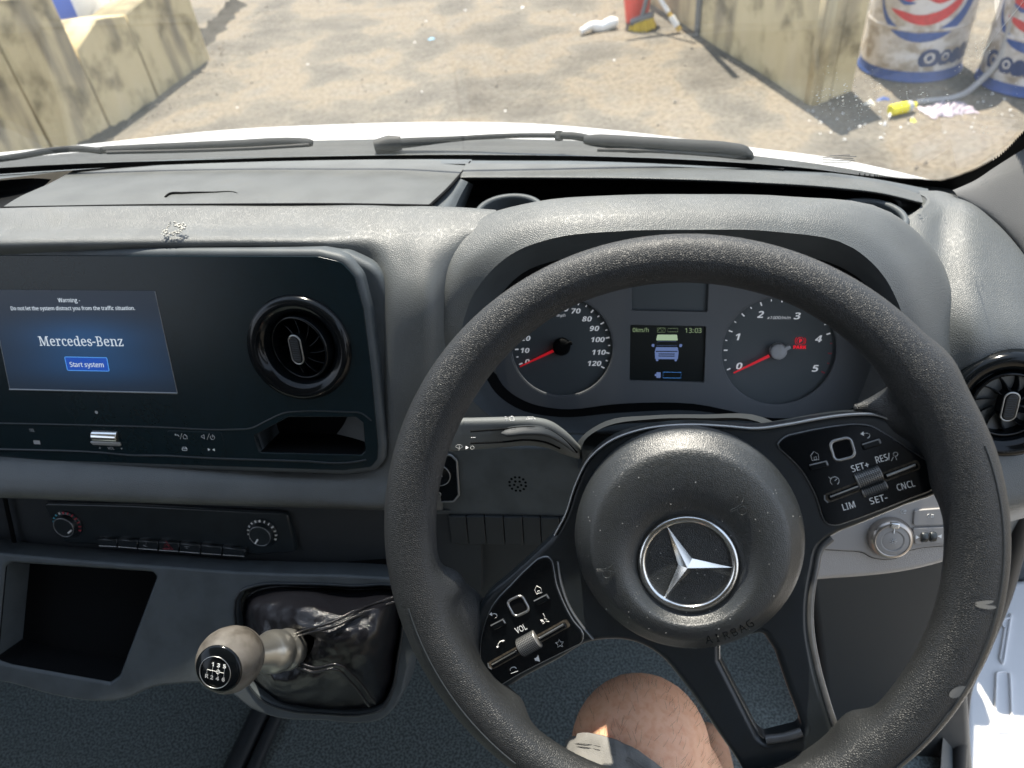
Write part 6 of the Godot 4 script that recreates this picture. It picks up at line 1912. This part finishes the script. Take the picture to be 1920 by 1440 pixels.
	for i in 3:
		var z0 := -0.0046
		var a := Vector3(tips[i].x, tips[i].y, z0 + 0.0012)
		var b := Vector3(pits[(i + 2) % 3].x, pits[(i + 2) % 3].y, z0 + 0.0006)
		var d := Vector3(pits[i].x, pits[i].y, z0 + 0.0006)
		var o := Vector3(sc.x, sc.y, z0 + 0.0058)
		for tr in [[a, b, o], [a, o, d]]:
			var nn: Vector3 = (tr[1] - tr[0]).cross(tr[2] - tr[0]).normalized()
			if nn.z < 0:
				nn = -nn
			var id := m.v.size()
			for p in tr:
				m.add(p, nn)
			m.tri(id, id + 1, id + 2)
	put(ab, "emblem_star", m, mt.chrome, af)
	for s in [[Vector2(0.0376,0.0265), 0.62, 1.0], [Vector2(-0.0431,-0.0175), 0.2, 1.0]]:
		stroke(ab, "horn_symbol", place([closed_line(q([-900, 480, -300, 400, 300, 420, 900, 850, 860, -120, 300, 150, -300, 200, -900, 300])), closed_line(arc(Vector2(0, -0.15), 0.42, 0, 340, 16))], s[0], 0.0125, s[1]), 0.0009, af, mt.frame, 0.0062 if s[0].x > c0.x else 0.0064)
	var word := "AIRBAG"
	for i in 6:
		var a := deg_to_rad(-80.0 + 5.2 * (i - 2.5) + 16.0)
		var p := c0 + Vector2.from_angle(a) * ra * 0.84
		text(ab, "airbag_text", word[i], af, p, 0.0046, mt.gloss, 0.0036, a + PI / 2, 1.1)
	m = M.new()
	var rng := RandomNumberGenerator.new()
	rng.seed = 31
	for i in 90:
		var dp := c0 + Vector2.from_angle(rng.randf() * TAU) * ra * sqrt(rng.randf()) * 0.97
		var hit_z := -1.0
		for k2 in rings.size() - 1:
			var ka: Vector2 = Vector2(rings[k2][0].x, rings[k2][0].y)
			var cc: Vector2 = Vector2((rings[k2][0].x + rings[k2][36].x) / 2, (rings[k2][0].y + rings[k2][36].y) / 2)
			if dp.distance_to(cc) < ka.distance_to(cc):
				hit_z = maxf(rings[k2][0].z, rings[k2 + 1][0].z)
		m.flat(circle(dp, rng.randf_range(0.00015, 0.0004), 6), hit_z + 0.0003)
	put(ab, "dust_specks", m, mt.dust, af).set_meta("kind", "stuff")
	build_wheel_panels(t, hf)

func build_wheel_panels(t: Node3D, f: Transform3D):
	var a := deg_to_rad(20.0)
	var out := smooth(q([63.1,61.8,66.6,66.1,76.2,69.4,88.2,72.4,99,74.4,109,75.6,118.1,74.5,125.8,70.3,134.4,64.8,142.6,59.1,155,50.4,159.8,45.9,160.6,41.9,155.6,36.7,143.9,30.8,131.7,24.9,119.4,19.2,107.3,13.9,98.7,11.1,94.5,11.9,91.1,17.3,89,24.1,86.5,30.6,82.7,38,78.3,45.1,70.2,53.8]), 3)
	var p := put(t, "button_panel", plate_m(out, -0.004, 0.0022, 0.0009), mt.gloss, f)
	var m := M.new()
	m.tube(lift(out, 0.0008), 0.0007, 6, true)
	put(p, "panel_edge", m, mt.satin_dark, f)
	var z := 0.0024
	house(p, f, Vector2(0.085,0.0553), 0.0062, deg_to_rad(12), z)
	key(p, f, Vector2(0.0876,0.0492), 0.0118, 0.0048, deg_to_rad(16))
	touch(p, f, Vector2(0.1014,0.06), 0.0128, deg_to_rad(16))
	back_arrow(p, f, Vector2(0.1149,0.0692), 0.0066, deg_to_rad(8), z)
	key(p, f, Vector2(0.1182,0.0637), 0.0118, 0.0048, deg_to_rad(20))
	for s in [["SET+", Vector2(0.1122,0.049), 0.0105], ["RES/", Vector2(0.1252,0.0548), 0.0088], ["LIM", Vector2(0.1064,0.0238), 0.0075], ["SET-", Vector2(0.1237,0.0288), 0.0105], ["CNCL", Vector2(0.1392,0.0381), 0.0106]]:
		var tx := text(p, "panel_text", s[0], f, s[1], 0.0040, mt.print, z, deg_to_rad(19))
		fit_width(tx, s[2])
	stroke(p, "panel_icon", [closed_line(circle(Vector2(0.1325,0.0577), 0.0013, 14)), PackedVector2Array([Vector2(0.1324,0.0564), Vector2(0.1333,0.0541)]), PackedVector2Array([Vector2(0.1313,0.056), Vector2(0.1302,0.0533)])], 0.0006, f, mt.print, z)
	stroke(p, "panel_icon", place([arc(Vector2.ZERO, 0.8, -60, 230, 18), q([0, 0, 450, 350]), q([-1000, 900, -600, 500])], Vector2(0.0975,0.0396), 0.0066, deg_to_rad(10)) , 0.0009, f, mt.print, z)
	rocker(p, f, Vector2(0.0924,0.0277), Vector2(0.1466,0.0521), 0.0062, [[Vector2(0.1172,0.043), 0.0155, 0.0098], [Vector2(0.121,0.0354), 0.0155, 0.0062]])
	# lower left panel
	out = smooth(q([-87.6,-20.3,-84,-20.1,-81.8,-22.2,-80.3,-27.4,-78.5,-38.1,-75.5,-46.5,-72.2,-53.8,-66.7,-63.6,-60.1,-72.1,-60.8,-77.5,-66.9,-81.7,-76.4,-87.4,-86.8,-93.5,-97.9,-100.2,-107.7,-106.4,-114.9,-111.6,-121.3,-115.7,-125.5,-116.8,-128.9,-112.8,-130,-106.3,-130.8,-98.6,-131.1,-90.8,-130.7,-83.8,-129.5,-76.8,-127.9,-70.5,-122.6,-57.1,-116.5,-48.7,-109.8,-41.5,-96.8,-27.5]), 3)
	p = put(t, "button_panel", plate_m(out, -0.004, 0.0022, 0.0009), mt.gloss, f)
	m = M.new()
	m.tube(lift(out, 0.0008), 0.0007, 6, true)
	put(p, "panel_edge", m, mt.satin_dark, f)
	house(p, f, Vector2(-0.0907,-0.0426), 0.0060, deg_to_rad(20), z)
	key(p, f, Vector2(-0.0879,-0.0494), 0.0112, 0.0050, deg_to_rad(30))
	touch(p, f, Vector2(-0.1044,-0.055), 0.0120, deg_to_rad(28))
	back_arrow(p, f, Vector2(-0.1213,-0.0628), 0.0064, deg_to_rad(12), z)
	key(p, f, Vector2(-0.1181,-0.0689), 0.0112, 0.0050, deg_to_rad(30))
	var tv := text(p, "panel_text", "VOL", f, Vector2(-0.1024,-0.0712), 0.0040, mt.print, z, deg_to_rad(28))
	fit_width(tv, 0.0082)
	stroke(p, "panel_icon", place([q([-100, 900, 100, 300, 0, 0, 400, -200, 100, -500, 700, -600]), q([-800, -200, -300, -300]), q([-700, -500, -200, -500]), q([-500, -900, -100, -700])], Vector2(-0.0861,-0.0627), 0.0078, deg_to_rad(10)), 0.0009, f, mt.print, z)
	stroke(p, "panel_icon", place([q([600, 700, 0, 450, -350, 0, -500, -700])], Vector2(-0.117,-0.0828), 0.0070), 0.0012, f, mt.print, z)
	stroke(p, "panel_icon", place([q([800, 750, 550, 600, 550, 450]), q([-300, -600, -550, -750, -700, -600])], Vector2(-0.117,-0.0828), 0.0070), 0.0018, f, mt.print, z)
	stroke(p, "panel_icon", place([q([-700, -100, -500, 300, 0, 400, 500, 300, 700, -100]), q([-800, -700, 800, -700])], Vector2(-0.108,-0.1004), 0.0068, deg_to_rad(24)), 0.0011, f, mt.print, z)
	var st := PackedVector2Array()
	for i in 10:
		st.append(Vector2.from_angle(deg_to_rad(100) + TAU * i / 10) * (0.95 if i % 2 == 0 else 0.45))
	stroke(p, "panel_icon", place([closed_line(st)], Vector2(-0.0757,-0.0797), 0.0062), 0.0008, f, mt.print, z)
	m = M.new()
	m.flat(place([q([-800, -300, -800, 300, -300, 300, 400, 900, 300, -800, -300, -400])], Vector2(-0.0908,-0.0916), 0.0056, 0.3)[0], z)
	put(p, "panel_icon", m, mt.print, f)
	rocker(p, f, Vector2(-0.1247,-0.1), Vector2(-0.0696,-0.0642), 0.0060, [[Vector2(-0.0968,-0.0809), 0.0150, 0.0128]])

func house(p: Node3D, f: Transform3D, at: Vector2, s: float, a: float, z: float):
	stroke(p, "panel_icon", place([closed_line(q([-650, -900, -750, 150, 0, 900, 750, 150, 650, -900])), closed_line(q([-200, -850, -200, -300, 250, -300, 250, -850]))], at, s, a), 0.0007, f, mt.print, z)

func back_arrow(p: Node3D, f: Transform3D, at: Vector2, s: float, a: float, z: float):
	stroke(p, "panel_icon", place([q([-700, 350, 200, 350, 600, 150, 650, -250, 400, -550, 100, -600])], at, s, a), 0.0009, f, mt.print, z)
	var m := M.new()
	m.flat(place([q([-1000, 330, -400, 750, -400, -100])], at, s, a)[0], z)
	put(p, "panel_icon", m, mt.print, f)

func key(p: Node3D, f: Transform3D, at: Vector2, w: float, h: float, a: float):
	var m := M.new()
	m.plate(rounded(rect(at, w, h, a), 0.0012, 3), 0.0, 0.0036, 0.0011)
	var kk := put(p, "key", m, mt.gloss, f)
	m = M.new()
	m.tube(lift(PackedVector2Array([at + Vector2(-w * 0.46, h * 0.34).rotated(a), at + Vector2(w * 0.44, h * 0.34).rotated(a)]), 0.0033), 0.0005, 6)
	m.tube(lift(PackedVector2Array([at + Vector2(w * 0.42, h * 0.3).rotated(a), at + Vector2(w * 0.42, -h * 0.2).rotated(a)]), 0.0033), 0.0007, 6)
	put(kk, "key_edge", m, mt.satin_dark, f)

func touch(p: Node3D, f: Transform3D, at: Vector2, s: float, a: float):
	var o := rounded(rect(at, s, s, a), s * 0.3, 6)
	var m := M.new()
	m.tube(lift(o, 0.0024), 0.0010, 8, true)
	var r := put(p, "touch_frame", m, mt.satin, f)
	m = M.new()
	m.flat(inset(o, 0.0008), 0.0026)
	put(r, "touch_pad", m, mt.black, f)

func rocker(p: Node3D, f: Transform3D, a: Vector2, b: Vector2, w: float, rollers: Array):
	var d := (b - a)
	var ang := d.angle()
	var mid := (a + b) / 2
	var m := M.new()
	m.flat(rounded(rect(mid, d.length(), w, ang), 0.0022, 4), 0.0023)
	var sl := put(p, "slot", m, mt.slot_dust, f)
	for s in [-1.0, 1.0]:
		m = M.new()
		var c: Vector2 = mid + d.normalized() * s * (d.length() * 0.30)
		m.plate(rounded(rect(c, d.length() * 0.34, w * 0.58, ang), 0.0013, 4), 0.0020, 0.0050, 0.0014)
		put(sl, "rocker", m, mt.gloss, f)
		m = M.new()
		m.tube(lift(PackedVector2Array([c + Vector2(-d.length() * 0.15, w * 0.16).rotated(ang), c + Vector2(d.length() * 0.15, w * 0.16).rotated(ang)]), 0.0047), 0.0008 if s > 0 else 0.0005, 6)
		put(sl, "rocker_edge", m, mt.satin, f)
	m = M.new()
	m.tube(lift(PackedVector2Array([a + Vector2(0.0005, w * 0.42).rotated(ang), a + Vector2(-0.0006, 0).rotated(ang), a + Vector2(0.0005, -w * 0.42).rotated(ang)]), 0.0026), 0.0005, 6)
	put(sl, "slot_edge", m, mt.satin_dark, f)
	for r in rollers:
		var g := f * Transform3D(Basis(Vector3.BACK, ang) * Basis(Vector3.UP, PI / 2), Vector3(r[0].x, r[0].y, 0.0022))
		m = M.new()
		var hw: float = r[1] / 2
		var rad: float = r[2] / 2
		m.lathe(g, PackedVector2Array([Vector2(0, -hw), Vector2(rad - 0.0007, -hw), Vector2(rad, -hw + 0.0007), Vector2(rad, hw - 0.0007), Vector2(rad - 0.0007, hw), Vector2(0, hw)]), 32)
		var ro := put(sl, "roller", m, mt.satin_knurl)
		m = M.new()
		for i in 11:
			var zz := lerpf(-hw + 0.0012, hw - 0.0012, i / 10.0)
			var ring := PackedVector3Array()
			for j in 33:
				var an := TAU * j / 32
				ring.append(g * Vector3(cos(an) * (rad + 0.0001), sin(an) * (rad + 0.0001), zz))
			m.tube(ring, 0.00022, 4)
		for j in 28:
			var an := TAU * j / 28
			m.tube(PackedVector3Array([g * Vector3(cos(an) * (rad + 0.0001), sin(an) * (rad + 0.0001), -hw + 0.0009), g * Vector3(cos(an) * (rad + 0.0001), sin(an) * (rad + 0.0001), hw - 0.0009)]), 0.00022, 4)
		put(ro, "knurling", m, mt.dark).set_meta("kind", "stuff")

# ---------------------------------------------------------------- driver

func build_driver():
	var knee := Vector3(0.0204,1.1044,-0.3354)
	var hip := Vector3(-0.03, 1.04, 0.16)
	var ankle := knee + Vector3(0.115, -0.32, 0.0)
	var t := thing("person", "person in the driver's seat, bare left knee and grey shorts seen under the steering wheel", "person", Vector3(0.06, 0.76, -0.1))
	var toe := ankle + Vector3(-0.01, -0.035, -0.17)
	var field := func(p: Vector3) -> float:
		var d := capsule(p, knee, hip, 0.0600, 0.090)
		d = smin(d, capsule(p, knee + Vector3(0, -0.01, -0.012), ankle, 0.060, 0.036), 0.04)
		d = smin(d, capsule(p, knee + Vector3(0.004, 0.004, -0.020), knee + Vector3(0.0, -0.03, -0.030), 0.042, 0.034), 0.03)
		d = smin(d, capsule(p, knee + Vector3(0.03, -0.09, 0.01), knee + Vector3(0.075, -0.2, 0.005), 0.054, 0.042), 0.05)
		d = smin(d, capsule(p, ankle, toe, 0.038, 0.03), 0.03)
		return d
	put(t, "leg", nets(field, Vector3(-0.17, 0.68, -0.76), Vector3(0.24, 1.26, 0.22), 0.0085), mt.skin)
	# trouser leg: a sleeve of cloth round the thigh, open at the hem
	var ax := (hip - knee).normalized()
	var sx := Vector3.UP.cross(ax).normalized()
	var sy := ax.cross(sx)
	var rings := []
	var fnl := FastNoiseLite.new()
	fnl.seed = 5
	fnl.frequency = 9.0
	for i in 26:
		var s := lerpf(0.024, 0.46, pow(i / 25.0, 1.2))
		var ring := PackedVector3Array()
		for j in 64:
			var a := TAU * j / 64
			var r := 0.0725 + 0.07 * s + 0.006 * fnl.get_noise_3d(cos(a), sin(a), s * 3.0) + 0.003 * sin(a * 3.0 + s * 20.0)
			ring.append(knee + ax * (s + 0.006 * sin(a * 2.0 + 1.0) + 0.020 * cos(a)) + (sx * cos(a) + sy * sin(a)) * r)
		rings.append(ring)
	var hem := PackedVector3Array()
	var hem2 := PackedVector3Array()
	for j in 64:
		var a := TAU * j / 64
		hem.append(rings[0][j] - (sx * cos(a) + sy * sin(a)) * 0.0025 - ax * 0.001)
		hem2.append(rings[2][j] - (sx * cos(a) + sy * sin(a)) * 0.003)
	rings.push_front(hem)
	rings.push_front(hem2)
	var m := M.new()
	m.rings(rings)
	var sh := put(t, "shorts", m, mt.shorts)
	m = M.new()
	for off in [0.010, 0.013]:
		var ring := PackedVector3Array()
		for j in 64:
			var a := TAU * j / 64
			ring.append((rings[2][j] as Vector3) + ax * off + (sx * cos(a) + sy * sin(a)) * 0.0012)
		m.tube(ring, 0.0005, 4, true)
	put(sh, "hem_stitching", m, mt.shorts)
	# leg hair
	m = M.new()
	var rng := RandomNumberGenerator.new()
	rng.seed = 8
	for i in 900:
		var a := rng.randf() * TAU
		var s := rng.randf_range(-0.06, 0.11)
		var dir := (sx * cos(a) + sy * sin(a) - ax * clampf(-s * 12.0, 0.0, 0.9)).normalized()
		var p := knee + ax * maxf(s, -0.02) + dir * 0.10
		for it in 12:
			var d: float = field.call(p)
			p -= dir * d * 0.9
		if absf(field.call(p)) > 0.002:
			continue
		var lay := (ax.cross(dir) * rng.randf_range(-0.6, 0.6) - ax * 0.8 + Vector3.DOWN * 0.3 + dir * 0.7).normalized()
		m.tube(PackedVector3Array([p, p + lay * 0.004, p + lay * 0.008 - dir * 0.001, p + lay * 0.012 - dir * 0.003]), [0.00012, 0.00011, 0.00008, 0.00003], 3)
	put(t, "leg_hair", m, mt.hair).set_meta("kind", "stuff")
